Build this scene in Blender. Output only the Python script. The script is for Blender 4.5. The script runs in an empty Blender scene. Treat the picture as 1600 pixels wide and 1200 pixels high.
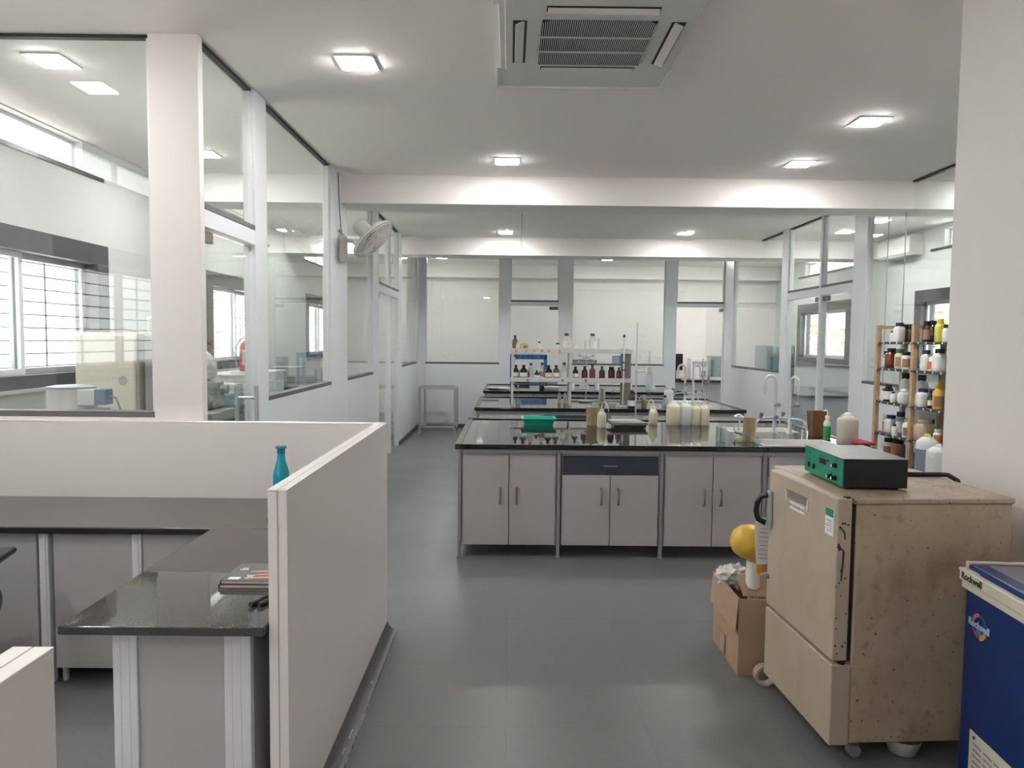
import bpy, bmesh, math, random
from mathutils import Vector, Matrix
random.seed(7)
SC = bpy.context.scene
COL = SC.collection
PI = math.pi

# ------------------------------------------------------------------ materials
def nt_new(name):
    m = bpy.data.materials.new(name); m.use_nodes = True
    nt = m.node_tree
    b = nt.nodes['Principled BSDF']
    return m, nt, b
def mat(name, col, rough=0.5, metal=0.0, spec=0.5, trans=0.0, bump=0.0, bscale=80, var=0.0, vscale=3.0, coat=0.0):
    m, nt, b = nt_new(name)
    b.inputs['Base Color'].default_value = (*col, 1)
    b.inputs['Roughness'].default_value = rough
    b.inputs['Metallic'].default_value = metal
    b.inputs['Specular IOR Level'].default_value = spec
    b.inputs['Coat Weight'].default_value = coat
    if trans: b.inputs['Transmission Weight'].default_value = trans
    tc = nt.nodes.new('ShaderNodeTexCoord')
    if var:
        n = nt.nodes.new('ShaderNodeTexNoise'); n.inputs['Scale'].default_value = vscale
        n.inputs['Detail'].default_value = 6
        nt.links.new(tc.outputs['Object'], n.inputs['Vector'])
        r = nt.nodes.new('ShaderNodeValToRGB')
        r.color_ramp.elements[0].position = 0.3; r.color_ramp.elements[1].position = 0.7
        r.color_ramp.elements[0].color = (*[c * (1 - var) for c in col], 1)
        r.color_ramp.elements[1].color = (*[min(1, c * (1 + var)) for c in col], 1)
        nt.links.new(n.outputs['Fac'], r.inputs['Fac'])
        nt.links.new(r.outputs['Color'], b.inputs['Base Color'])
    if bump:
        n = nt.nodes.new('ShaderNodeTexNoise'); n.inputs['Scale'].default_value = bscale
        nt.links.new(tc.outputs['Object'], n.inputs['Vector'])
        bp = nt.nodes.new('ShaderNodeBump'); bp.inputs['Strength'].default_value = bump
        bp.inputs['Distance'].default_value = 0.002
        nt.links.new(n.outputs['Fac'], bp.inputs['Height'])
        nt.links.new(bp.outputs['Normal'], b.inputs['Normal'])
    return m
def emis(name, col, s):
    m, nt, b = nt_new(name)
    b.inputs['Base Color'].default_value = (*col, 1)
    b.inputs['Emission Color'].default_value = (*col, 1)
    b.inputs['Emission Strength'].default_value = s
    return m
def thin_glass(name, tint, f0=0.04, rough=0.0, smear=0.0):
    """clear sheet: transparent with a mirror-like share that grows at grazing angles"""
    m = bpy.data.materials.new(name); m.use_nodes = True
    nt = m.node_tree; nt.nodes.clear()
    N = nt.nodes.new; L = nt.links.new
    out = N('ShaderNodeOutputMaterial'); mix = N('ShaderNodeMixShader')
    tr = N('ShaderNodeBsdfTransparent'); tr.inputs['Color'].default_value = (*tint, 1)
    gl = N('ShaderNodeBsdfGlossy'); gl.inputs['Roughness'].default_value = rough
    gl.inputs['Color'].default_value = (1, 1, 1, 1)
    g = N('ShaderNodeNewGeometry')
    d = N('ShaderNodeVectorMath'); d.operation = 'DOT_PRODUCT'
    L(g.outputs['Normal'], d.inputs[0]); L(g.outputs['Incoming'], d.inputs[1])
    def mth(op, a, b=None):
        n = N('ShaderNodeMath'); n.operation = op
        for i, v in enumerate((a, b)):
            if v is None: continue
            if isinstance(v, (int, float)): n.inputs[i].default_value = v
            else: L(v, n.inputs[i])
        return n.outputs[0]
    a = mth('ABSOLUTE', d.outputs['Value'])
    s = mth('POWER', mth('SUBTRACT', 1.0, a), 5.0)
    f = mth('ADD', mth('MULTIPLY', s, 1 - f0), f0)
    L(f, mix.inputs['Fac']); L(tr.outputs[0], mix.inputs[1]); L(gl.outputs[0], mix.inputs[2])
    last = mix.outputs[0]
    if smear:   # dusty film with smears of its own
        df = N('ShaderNodeBsdfDiffuse'); df.inputs['Color'].default_value = (.8, .82, .84, 1)
        tc = N('ShaderNodeTexCoord'); n1 = N('ShaderNodeTexNoise'); n1.inputs['Scale'].default_value = 2.2
        n1.inputs['Detail'].default_value = 8; n1.inputs['Roughness'].default_value = .7
        L(tc.outputs['Object'], n1.inputs['Vector'])
        r = N('ShaderNodeValToRGB'); r.color_ramp.elements[0].position = .42; r.color_ramp.elements[1].position = .8
        L(n1.outputs['Fac'], r.inputs['Fac'])
        m2 = N('ShaderNodeMixShader'); L(mth('ADD', mth('MULTIPLY', r.outputs['Color'], smear), smear * .25), m2.inputs['Fac'])
        L(last, m2.inputs[1]); L(df.outputs[0], m2.inputs[2]); last = m2.outputs[0]
    L(last, out.inputs['Surface'])
    return m

def floor_mat():
    m, nt, b = nt_new('grey_vinyl_tile')
    N = nt.nodes.new; L = nt.links.new
    tc = N('ShaderNodeTexCoord')
    br = N('ShaderNodeTexBrick'); br.offset = 0.0
    br.inputs['Scale'].default_value = 1.0; br.inputs['Brick Width'].default_value = 0.6; br.inputs['Row Height'].default_value = 0.6
    br.inputs['Mortar Size'].default_value = 0.003; br.inputs['Mortar Smooth'].default_value = 0.4
    br.inputs['Color1'].default_value = (.176, .181, .187, 1); br.inputs['Color2'].default_value = (.187, .192, .197, 1)
    br.inputs['Mortar'].default_value = (.160, .166, .172, 1)
    L(tc.outputs['Object'], br.inputs['Vector'])
    n = N('ShaderNodeTexNoise'); n.inputs['Scale'].default_value = 40; n.inputs['Detail'].default_value = 4
    L(tc.outputs['Object'], n.inputs['Vector'])
    mx = N('ShaderNodeMix'); mx.data_type = 'RGBA'; mx.blend_type = 'MULTIPLY'; mx.inputs[0].default_value = .25
    L(br.outputs['Color'], mx.inputs[6]); L(n.outputs['Color'], mx.inputs[7])
    mg = N('ShaderNodeMix'); mg.data_type = 'RGBA'; mg.inputs[0].default_value = .35
    L(mx.outputs[2], mg.inputs[6]); L(br.outputs['Color'], mg.inputs[7])
    L(mg.outputs[2], b.inputs['Base Color'])
    n2 = N('ShaderNodeTexNoise'); n2.inputs['Scale'].default_value = 1.7; n2.inputs['Detail'].default_value = 5
    L(tc.outputs['Object'], n2.inputs['Vector'])
    r = N('ShaderNodeMapRange'); r.inputs['To Min'].default_value = .25; r.inputs['To Max'].default_value = .40
    L(n2.outputs['Fac'], r.inputs['Value']); L(r.outputs['Result'], b.inputs['Roughness'])
    return m
def granite_mat(name, base, rough):
    m, nt, b = nt_new(name)
    N = nt.nodes.new; L = nt.links.new
    tc = N('ShaderNodeTexCoord'); n = N('ShaderNodeTexNoise'); n.inputs['Scale'].default_value = 260; n.inputs['Detail'].default_value = 3
    L(tc.outputs['Object'], n.inputs['Vector'])
    r = N('ShaderNodeValToRGB'); r.color_ramp.elements[0].position = .5; r.color_ramp.elements[1].position = .75
    r.color_ramp.elements[0].color = (*base, 1); r.color_ramp.elements[1].color = (*[c * 2.4 + .01 for c in base], 1)
    L(n.outputs['Fac'], r.inputs['Fac']); L(r.outputs['Color'], b.inputs['Base Color'])
    b.inputs['Roughness'].default_value = rough; b.inputs['Specular IOR Level'].default_value = .6
    return m
def stained_mat(name, base, rust, dark, rough=.5, pit=.66, grime=.45):
    """painted sheet steel with blotches, pits and scratches"""
    m, nt, b = nt_new(name)
    N = nt.nodes.new; L = nt.links.new
    tc = N('ShaderNodeTexCoord')
    def noise(sc, det, lo, hi, stretch=None):
        n = N('ShaderNodeTexNoise'); n.inputs['Scale'].default_value = sc; n.inputs['Detail'].default_value = det
        if stretch:
            mp = N('ShaderNodeMapping'); mp.inputs['Scale'].default_value = stretch
            L(tc.outputs['Object'], mp.inputs['Vector']); L(mp.outputs[0], n.inputs['Vector'])
        else: L(tc.outputs['Object'], n.inputs['Vector'])
        r = N('ShaderNodeValToRGB'); r.color_ramp.elements[0].position = lo; r.color_ramp.elements[1].position = hi
        L(n.outputs['Fac'], r.inputs['Fac']); return r.outputs['Color']
    def over(fac, k, a, col):
        mu = N('ShaderNodeMath'); mu.operation = 'MULTIPLY'; L(fac, mu.inputs[0]); mu.inputs[1].default_value = k
        x = N('ShaderNodeMix'); x.data_type = 'RGBA'; L(mu.outputs[0], x.inputs[0])
        if isinstance(a, tuple): x.inputs[6].default_value = (*a, 1)
        else: L(a, x.inputs[6])
        x.inputs[7].default_value = (*col, 1); return x.outputs[2]
    c = over(noise(3.2, 8, .44, .72), .55, base, rust)
    c = over(noise(7, 9, .56, .72, (1, 1, .5)), .45, c, dark)
    c = over(noise(26, 9, .56, .74), grime, c, dark)
    c = over(noise(48, 4, pit, pit + .04), .85, c, (.05, .03, .02))
    L(c, b.inputs['Base Color']); b.inputs['Roughness'].default_value = rough
    return m

M = {}
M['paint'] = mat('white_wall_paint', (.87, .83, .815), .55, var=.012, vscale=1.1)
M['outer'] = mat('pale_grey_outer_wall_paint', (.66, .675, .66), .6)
M['ceil'] = mat('white_ceiling_paint', (.91, .865, .855), .7)
M['panel'] = mat('pale_grey_partition_laminate', (.795, .815, .85), .35, var=.01)
M['halfwall'] = mat('white_partition_laminate', (.84, .80, .785), .32)
M['alu'] = mat('white_powder_coated_aluminium', (.76, .77, .79), .35)
M['bead'] = mat('dark_grey_glazing_bead', (.13, .125, .13), .45)
M['blackbead'] = mat('black_glazing_gasket', (.015, .014, .016), .5)
M['skirt'] = mat('dark_grey_skirting', (.09, .088, .088), .35, var=.15, vscale=14)
M['scuff'] = mat('pale_scuff_paint', (.55, .55, .55), .6)
M['floor'] = floor_mat()
M['granite'] = granite_mat('polished_black_granite', (.012, .012, .013), .035)
M['desktop'] = granite_mat('polished_grey_black_granite', (.052, .047, .045), .035)
M['edge'] = granite_mat('honed_granite_edge', (.03, .03, .03), .25)
M['glass'] = thin_glass('clear_partition_glass', (.925, .957, .943), .045)
M['dirty'] = thin_glass('smeared_partition_glass', (.90, .915, .91), .05, 0, .04)
M['winglass'] = thin_glass('window_glass', (.95, .97, .97), .04)
M['frost'] = thin_glass('tinted_window_glass', (.55, .68, .68), .05)
M['ware'] = thin_glass('laboratory_glass', (.90, .93, .92), .07)
M['wareamber'] = mat('tan_stained_plastic', (.47, .385, .22), .25, var=.08, vscale=14)
M['amber'] = mat('amber_bottle_glass', (.055, .014, .006), .08, spec=.6, coat=.4)
M['amberlite'] = mat('reddish_amber_glass', (.16, .04, .012), .08, spec=.6, coat=.4)
M['dark'] = mat('very_dark_bottle_glass', (.014, .010, .009), .1, coat=.4)
M['cab'] = mat('grey_cabinet_laminate', (.48, .462, .468), .42, var=.015)
M['cabside'] = mat('grey_cabinet_carcass', (.42, .41, .415), .45)
M['handle'] = mat('dull_dark_metal_pull', (.30, .29, .285), .3, metal=.85)
M['leggrey'] = mat('mid_grey_painted_leg', (.30, .295, .30), .45)
M['slate'] = mat('slate_blue_drawer_laminate', (.042, .052, .075), .4)
M['steel'] = mat('brushed_stainless_steel', (.62, .61, .60), .28, metal=1)
M['chrome'] = mat('chrome', (.8, .8, .8), .08, metal=1)
M['greymetal'] = mat('grey_painted_steel', (.42, .43, .45), .4)
M['whitemetal'] = mat('cream_white_painted_steel', (.66, .645, .62), .4, var=.05, vscale=30)
M['shelfside'] = mat('weathered_grey_brown_board', (.23, .20, .19), .6, var=.12, vscale=25)
M['granframe'] = mat('dark_grey_stone_window_surround', (.033, .034, .039), .3, var=.25, vscale=9)
M['black'] = mat('black_plastic', (.012, .012, .013), .4)
M['blackgloss'] = mat('glossy_black_plastic', (.01, .01, .011), .15)
M['white'] = mat('white_plastic', (.80, .79, .77), .4)
M['offwhite'] = mat('offwhite_plastic', (.68, .655, .60), .45)
M['ceramic'] = mat('white_ceramic', (.80, .80, .78), .12)
M['tapwhite'] = mat('grey_white_epoxy_tap', (.62, .62, .64), .3)
M['tapgrey'] = mat('grey_tap_handle', (.28, .28, .29), .4)
M['tapblue'] = mat('light_blue_tap_cap', (.10, .38, .58), .35)
M['hdpe'] = mat('translucent_yellowish_plastic', (.72, .68, .52), .4)
M['hdpewhite'] = mat('translucent_white_plastic', (.72, .74, .74), .4)
M['hdpegrey'] = mat('blue_grey_filled_plastic', (.25, .29, .35), .4)
M['jerrytan'] = mat('pinkish_tan_plastic', (.55, .48, .42), .45)
M['teal'] = mat('teal_green_plastic', (.015, .42, .30), .4)
M['navy'] = mat('navy_blue_cap', (.02, .025, .14), .4)
M['blue'] = mat('bright_blue_paint', (.02, .17, .50), .4)
M['turq'] = mat('turquoise_glass', (.0, .44, .58), .12, trans=.25, bump=.5, bscale=90)
M['turqcap'] = mat('deep_turquoise_cap', (.0, .17, .27), .25)
M['brownpl'] = mat('brown_plastic', (.22, .085, .035), .4, var=.15, vscale=20)
M['green'] = mat('green_soap', (.03, .36, .10), .2)
M['soapclear'] = mat('pale_clear_plastic', (.62, .68, .58), .2)
M['yellow'] = mat('yellow_plastic', (.72, .45, .06), .35)
M['yellowbright'] = mat('lemon_yellow_plastic', (.68, .62, .10), .4)
M['orange'] = mat('orange_yellow_plastic', (.72, .35, .02), .35)
M['redpaint'] = mat('red_paint', (.50, .03, .035), .3)
M['redcloth'] = mat('crimson_cloth', (.40, .01, .04), .7)
M['paper'] = mat('white_paper', (.82, .82, .82), .7)
M['papergrey'] = mat('grey_paper', (.45, .45, .46), .7)
M['ink'] = mat('black_ink', (.02, .02, .02), .6)
M['labelw'] = mat('white_paper_label', (.80, .79, .76), .6)
M['labelb'] = mat('brown_banded_label', (.36, .20, .12), .6)
M['labelr'] = mat('orange_red_label', (.62, .20, .06), .6)
M['beige'] = mat('beige_plastic', (.56, .44, .33), .45)
M['cream'] = mat('cream_enamel', (.74, .69, .58), .35, var=.05, vscale=4)
M['incub'] = stained_mat('beige_painted_steel_stained', (.50, .40, .29), (.29, .18, .11), (.17, .12, .08))
M['incdoor'] = stained_mat('beige_painted_steel_door', (.50, .415, .315), (.43, .335, .24), (.38, .31, .23), pit=.76, grime=.1)
M['gap'] = mat('dark_rubber_seal', (.02, .012, .01), .7)
M['ctrl'] = mat('black_crackle_steel', (.008, .008, .008), .45)
M['ctrltop'] = mat('grey_black_satin_steel', (.07, .068, .066), .3)
M['ctrlgreen'] = mat('green_control_panel', (.01, .26, .16), .4, var=.08, vscale=12)
M['redwin'] = mat('dark_red_display_window', (.10, .008, .012), .15)
M['freezer'] = mat('royal_blue_enamel', (.004, .028, .150), .3, var=.08, vscale=6)
M['freezertop'] = stained_mat('grey_blue_worn_lid', (.20, .21, .26), (.22, .08, .05), (.12, .10, .10))
M['ivory'] = mat('ivory_plastic', (.72, .66, .54), .4)
M['card'] = mat('brown_cardboard', (.44, .30, .20), .75, var=.05, vscale=8)
M['cardin'] = mat('brown_cardboard_inner', (.34, .22, .14), .8)
M['tape'] = mat('tan_packing_tape', (.42, .34, .24), .35)
M['poly'] = mat('crumpled_clear_wrap', (.62, .61, .58), .25, bump=.6, bscale=40)
M['wood'] = mat('tan_wood_batten', (.50, .34, .20), .6, var=.15, vscale=30)
M['rackshelf'] = mat('dark_metal_strip', (.045, .045, .05), .45)
M['magcover'] = mat('slate_magazine_cover', (.05, .055, .062), .3)
M['teald'] = mat('dull_teal_print', (.04, .14, .15), .35)
M['peach'] = mat('orange_peach_print', (.70, .28, .14), .35)
M['pages'] = mat('magazine_page_edges', (.58, .50, .48), .7)
M['plum'] = mat('dark_plum_cover', (.05, .02, .03), .35)
M['chair'] = mat('black_chair_plastic', (.016, .014, .015), .35)
M['chairfab'] = mat('black_chair_fabric', (.012, .012, .013), .9)
M['acw'] = mat('white_ac_plastic', (.70, .70, .69), .4)
M['acd'] = mat('dark_ac_interior', (.02, .018, .022), .6)
M['acflap'] = mat('pale_ac_flap', (.72, .68, .65), .4)
M['fan'] = mat('cream_fan_plastic', (.70, .67, .65), .4)
M['lamp'] = emis('led_diffuser', (1.0, .98, .96), 97.0)
M['bar'] = mat('window_grill_bar', (.25, .25, .26), .5)
M['palebluelid'] = mat('pale_blue_grey_lid', (.42, .50, .56), .4)
M['machine'] = mat('grey_green_machine_paint', (.25, .26, .23), .5, var=.2, vscale=8)
M['machlite'] = mat('pale_putty_machine_paint', (.50, .50, .46), .5)
M['bluedev'] = mat('dusty_blue_casing', (.20, .30, .42), .45)
M['skin_ext'] = mat('outdoor_white_render', (.75, .72, .70), .8)
M['pinkext'] = mat('outdoor_red_painted_wall', (.62, .22, .20), .8)
M['tealext'] = mat('outdoor_teal_sheet', (.08, .28, .25), .6)
M['leaf'] = mat('yellow_green_leaves', (.22, .30, .06), .6, var=.35, vscale=3)  # yellow-green leaf colour, varied at random
M['soil'] = mat('outdoor_ground', (.50, .48, .44), .9)
M['olive'] = mat('olive_liquid', (.22, .22, .08), .2)
M['paleyel'] = mat('pale_yellow_liquid', (.74, .70, .42), .15)
M['closer'] = mat('brown_grey_door_closer', (.20, .16, .14), .35, metal=.5)

# ------------------------------------------------------------------ mesh builder
class MB:
    def __init__(s): s.bm = bmesh.new(); s.bev = False
    def _merge(s, t, mx=None):
        if mx is not None: bmesh.ops.transform(t, matrix=mx, verts=t.verts)
        me = bpy.data.meshes.new('tmp'); t.to_mesh(me); t.free()
        s.bm.from_mesh(me); bpy.data.meshes.remove(me)
    def box(s, x0, x1, y0, y1, z0, z1, bev=0.0, mx=None, seg=2):
        t = bmesh.new()
        v = [t.verts.new(p) for p in ((x0,y0,z0),(x1,y0,z0),(x1,y1,z0),(x0,y1,z0),(x0,y0,z1),(x1,y0,z1),(x1,y1,z1),(x0,y1,z1))]
        for f in ((0,3,2,1),(4,5,6,7),(0,1,5,4),(1,2,6,5),(2,3,7,6),(3,0,4,7)): t.faces.new([v[i] for i in f])
        if bev > 0:
            s.bev = True
            bmesh.ops.bevel(t, geom=list(t.edges), offset=min(bev, .45*min(x1-x0, y1-y0, z1-z0)), segments=seg, affect='EDGES', profile=.5)
        s._merge(t, mx); return s
    def lathe(s, prof, c=(0,0,0), seg=20, sq=0, mx=None, capb=True, capt=True, a0=0.0, a1=2*PI):
        """prof: (r, z) pairs bottom to top; sq > 2 squares the section"""
        t = bmesh.new(); rings = []
        full = a1 - a0 > 2*PI - 1e-4
        n = seg if full else seg + 1
        for r, z in prof:
            ring = []
            for i in range(n):
                a = a0 + (a1 - a0) * i / seg
                k = 1.0
                if sq: k = 1.0 / (abs(math.cos(a))**sq + abs(math.sin(a))**sq) ** (1.0/sq)
                ring.append(t.verts.new((c[0] + r*k*math.cos(a), c[1] + r*k*math.sin(a), c[2] + z)))
            rings.append(ring)
        for a, b in zip(rings[:-1], rings[1:]):
            for i in range(n if full else n - 1):
                j = (i + 1) % n
                t.faces.new((a[i], a[j], b[j], b[i]))
        if full and capb and prof[0][0] > 1e-5: t.faces.new(rings[0][::-1])
        if full and capt and prof[-1][0] > 1e-5: t.faces.new(rings[-1])
        bmesh.ops.remove_doubles(t, verts=t.verts, dist=1e-6)
        s._merge(t, mx); return s
    def cyl(s, p0, p1, r0, r1=None, seg=12):
        r1 = r0 if r1 is None else r1
        p0, p1 = Vector(p0), Vector(p1); d = p1 - p0
        q = d.to_track_quat('Z', 'Y').to_matrix().to_4x4()
        return s.lathe([(r0, 0), (r1, d.length)], seg=seg, mx=Matrix.Translation(p0) @ q)
    def tube(s, pts, r, seg=8, closed=False):
        pts = [Vector(p) for p in pts]; t = bmesh.new(); rings = []; up = None
        n = len(pts)
        for i, p in enumerate(pts):
            if closed: d = (pts[(i+1) % n] - pts[i-1])
            else: d = pts[min(i+1, n-1)] - pts[max(i-1, 0)]
            d.normalize()
            if up is None:
                up = Vector((0,0,1)) if abs(d.z) < .9 else Vector((1,0,0))
            x = d.cross(up)
            if x.length < 1e-6: x = d.cross(Vector((0,1,.3)))
            x.normalize(); y = x.cross(d); y.normalize(); up = y
            rr = r[i] if isinstance(r, (list, tuple)) else r
            rings.append([t.verts.new(p + x*rr*math.cos(2*PI*k/seg) + y*rr*math.sin(2*PI*k/seg)) for k in range(seg)])
        pairs = list(zip(rings[:-1], rings[1:])) + ([(rings[-1], rings[0])] if closed else [])
        for a, b in pairs:
            for k in range(seg):
                t.faces.new((a[k], a[(k+1) % seg], b[(k+1) % seg], b[k]))
        if not closed:
            t.faces.new(rings[0][::-1]); t.faces.new(rings[-1])
        bmesh.ops.recalc_face_normals(t, faces=t.faces)
        s._merge(t); return s
    def prism(s, poly, axis, a, b, bev=0.0, mx=None):
        """poly in the two other axes (x: (y,z); y: (x,z); z: (x,y))"""
        t = bmesh.new()
        def P(u, v, w): return {'x': (w,u,v), 'y': (u,w,v), 'z': (u,v,w)}[axis]
        lo = [t.verts.new(P(u, v, a)) for u, v in poly]; hi = [t.verts.new(P(u, v, b)) for u, v in poly]
        t.faces.new(lo); t.faces.new(hi)
        for i in range(len(poly)):
            j = (i+1) % len(poly); t.faces.new((lo[i], lo[j], hi[j], hi[i]))
        bmesh.ops.recalc_face_normals(t, faces=t.faces)
        if bev: s.bev = True; bmesh.ops.bevel(t, geom=list(t.edges), offset=bev, segments=2, affect='EDGES', profile=.5)
        s._merge(t, mx); return s
    def ball(s, c, r, seg=16, mx=None):
        t = bmesh.new(); bmesh.ops.create_uvsphere(t, u_segments=seg, v_segments=seg//2 + 2, radius=1.0)
        rr = r if isinstance(r, (tuple, list)) else (r, r, r)
        bmesh.ops.scale(t, vec=rr, verts=t.verts); bmesh.ops.translate(t, vec=c, verts=t.verts)
        s._merge(t, mx); return s
    def text(s, body, size, mx, depth=.0006, align='CENTER', bold=0.0):
        cu = bpy.data.curves.new('t', 'FONT'); cu.body = body; cu.size = size
        cu.align_x = align; cu.align_y = 'CENTER'; cu.extrude = depth; cu.resolution_u = 3; cu.offset = bold
        o = bpy.data.objects.new('t', cu); COL.objects.link(o)
        bpy.context.view_layer.update()
        me = bpy.data.meshes.new_from_object(o.evaluated_get(bpy.context.evaluated_depsgraph_get()))
        t = bmesh.new(); t.from_mesh(me)
        bpy.data.objects.remove(o); bpy.data.curves.remove(cu); bpy.data.meshes.remove(me)
        s._merge(t, mx); return s
    def build(s, name, m, parent=None, loc=None, smooth=True):
        me = bpy.data.meshes.new(name); s.bm.to_mesh(me); s.bm.free()
        if smooth:
            for p in me.polygons: p.use_smooth = True
            me.set_sharp_from_angle(angle=math.radians(50))
        me.materials.append(M[m] if isinstance(m, str) else m)
        o = bpy.data.objects.new(name, me); COL.objects.link(o)
        if s.bev and smooth:
            w_ = o.modifiers.new('weighted_normals', 'WEIGHTED_NORMAL'); w_.keep_sharp = True; w_.weight = 100
        if parent: o.parent = parent
        if loc: o.location = loc
        return o

def tag(o, label=None, cat=None, group=None, kind=None):
    if label: o['label'] = label
    if cat: o['category'] = cat
    if group: o['group'] = group
    if kind: o['kind'] = kind
    return o
def thing(name, loc, label, cat, group=None, rz=0.0):
    o = bpy.data.objects.new(name, None); COL.objects.link(o)
    o.empty_display_size = .05; o.location = loc; o.rotation_euler = (0, 0, rz)
    return tag(o, label, cat, group)
def struct(name, mb, m, label=None, cat=None, parent=None):
    o = mb.build(name, m, parent)
    if not parent: tag(o, label, cat, None, 'structure')
    return o
def sroot(name, loc, label, cat):
    o = thing(name, loc, label, cat); o['kind'] = 'structure'; return o
def copy_tree(o, parent=None):
    c = o.copy(); COL.objects.link(c)
    if parent: c.parent = parent
    for ch in list(o.children): copy_tree(ch, c)
    return c
def TR(x, y, z): return Matrix.Translation((x, y, z))
def RX(a): return Matrix.Rotation(a, 4, 'X')
def RY(a): return Matrix.Rotation(a, 4, 'Y')
def RZ(a): return Matrix.Rotation(a, 4, 'Z')
# lettering on a face that looks towards -X: reads left to right as y decreases
FACE_NEGX = Matrix(((0,0,-1,0),(-1,0,0,0),(0,1,0,0),(0,0,0,1)))
FACE_NEGY = Matrix(((1,0,0,0),(0,0,-1,0),(0,1,0,0),(0,0,0,1)))
def un(mb, axis, u0, u1, n0, n1, z0, z1, bev=0.0):
    """box on a partition: u runs along it, n across it"""
    if axis == 'x': mb.box(n0, n1, u0, u1, z0, z1, bev)
    else: mb.box(u0, u1, n0, n1, z0, z1, bev)
# ------------------------------------------------------------------ room shell
CEIL = 3.28; BEAM = 2.997
struct('floor', MB().box(-3.8, 6.1, -3.2, 16.4, -.1, 0), 'floor', 'grey vinyl tile floor of the whole laboratory', 'floor')
struct('ceiling', MB().box(-3.8, 6.1, -3.2, 16.4, CEIL, CEIL + .15), 'ceil', 'flat white ceiling with square downlights', 'ceiling')
struct('beam', MB().box(-3.6, 5.9, 7.34, 7.77, BEAM, CEIL, .004), 'paint', 'white ceiling beam crossing in front of the first bench', 'beam')
struct('beam', MB().box(-3.6, 5.9, 11.68, 12.2, BEAM, CEIL, .004), 'paint', 'white ceiling beam nearer the far glass wall', 'beam')
struct('beam', MB().box(-3.6, 5.9, 15.87, 16.2, BEAM, CEIL, .004), 'paint', 'white ceiling beam behind the far glass wall', 'beam')

T = .08
def glazed(name, axis, n0, u0, u1, z0, z1, label, m='glass', seam=None):
    """a fixed pane with its glazing beads; n0 is the low side of the partition"""
    nm = n0 + T/2
    um = (u0 + u1)/2
    root = sroot(name, (nm, um, z0) if axis == 'x' else (um, nm, z0), label, 'window')
    def loc(o):
        o.parent = root; o.location = -root.location; return o
    g = MB(); un(g, axis, u0, u1, nm - .005, nm + .005, z0, z1); loc(g.build('glass_pane', m))
    b = MB(); un(b, axis, u0, u1, n0 - .002, n0 + T + .002, z0, z0 + .032, .003); loc(b.build('sill_bead', 'bead'))
    b = MB(); un(b, axis, u0, u1, nm - .02, nm + .02, z1 - .018, z1, 0); loc(b.build('top_gasket', 'blackbead'))
    b = MB()
    for u in (u0, u1 - .018): un(b, axis, u, u + .018, nm - .022, nm + .022, z0 + .032, z1 - .018, .002)
    loc(b.build('side_bead', 'alu'))
    for sm in seam or ():
        b = MB(); un(b, axis, sm - .0009, sm + .0009, nm - .0054, nm + .0054, z0 + .032, z1); loc(b.build('pane_joint', 'greymetal'))
    return root
def glass_door(name, axis, n0, u0, u1, ztop, label, hinge='u0', handle=True, ajar=0.0, side=1):
    """frameless door leaf pivoting at u0 or u1 with patch fittings, pull bars and a closer"""
    nm = n0 + T/2
    uh = u0 if hinge == 'u0' else u1
    d = 1 if hinge == 'u0' else -1
    w = u1 - u0 - .012
    root = sroot(name, (nm, uh, 0) if axis == 'x' else (uh, nm, 0), label, 'door')
    if axis == 'x': root.rotation_euler = (0, 0, (PI/2 if d > 0 else -PI/2) + ajar)
    else: root.rotation_euler = (0, 0, (0 if d > 0 else PI) + ajar)
    # local frame: x along the leaf from the pivot, y across
    MB().box(.006, w, -.005, .005, .012, ztop - .012).build('glass_panel', 'glass', root)
    MB().box(.006, .17, -.016, .016, ztop - .075, ztop - .012, .002).build('top_patch', 'closer', root)
    MB().box(.006, .17, -.016, .016, .012, .075, .002).build('bottom_patch', 'steel', root)
    if handle:
        hb = MB()
        for s in (-1, 1):
            hb.cyl((w - .07, s*.065, .78), (w - .07, s*.065, 1.33), .0135, seg=14)
        for z in (.86, 1.25): hb.cyl((w - .07, -.065, z), (w - .07, .065, z), .009, seg=10)
        hb.build('pull_handle', 'steel', root)
    return root

# --- left partition, visible face at x = -1.70
wl = MB(); X0 = -1.78
for a, b in ((4.88, 5.12), (6.93, 7.62), (9.04, 9.44), (10.36, 10.42), (11.14, 11.45), (13.25, 13.53)):
    wl.box(X0, -1.70, a, b, 0, CEIL, .003)
for a, b in ((5.12, 6.93), (7.62, 9.04), (11.45, 13.25)): wl.box(X0, -1.70, a, b, 0, 1.205, .003)
for a, b in ((4.08, 4.88), (9.44, 10.36), (10.42, 11.14)): wl.box(X0, -1.70, a, b, 2.262, 2.36, .003)
struct('wall_left', wl, 'panel', 'pale laminate posts and dado of the left glass partition', 'wall')
glazed('window_1', 'x', X0, 5.12, 6.93, 1.205, CEIL, 'large fixed pane of the left partition just past the glass door')
glazed('window_2', 'x', X0, 7.62, 9.04, 1.205, CEIL, 'fixed pane of the left partition behind the wall fan')
glazed('window_3', 'x', X0, 11.45, 13.25, 1.205, CEIL, 'fixed pane of the left partition nearest the far wall')
glazed('window_4', 'x', X0, 4.08, 4.88, 2.36, CEIL, 'transom pane above the near left glass door')
glazed('window_5', 'x', X0, 9.44, 10.36, 2.36, CEIL, 'transom pane above the fixed leaf of the far left doorway')
glazed('window_6', 'x', X0, 10.42, 11.14, 2.36, CEIL, 'transom pane above the swinging leaf of the far left doorway')
glass_door('door_1', 'x', X0, 4.08, 4.88, 2.262, 'near left frameless glass door with long steel pull bars', 'u0')
glass_door('door_2', 'x', X0, 9.44, 10.36, 2.262, 'fixed leaf of the glass doorway far down the left partition', 'u0', handle=False)
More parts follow.
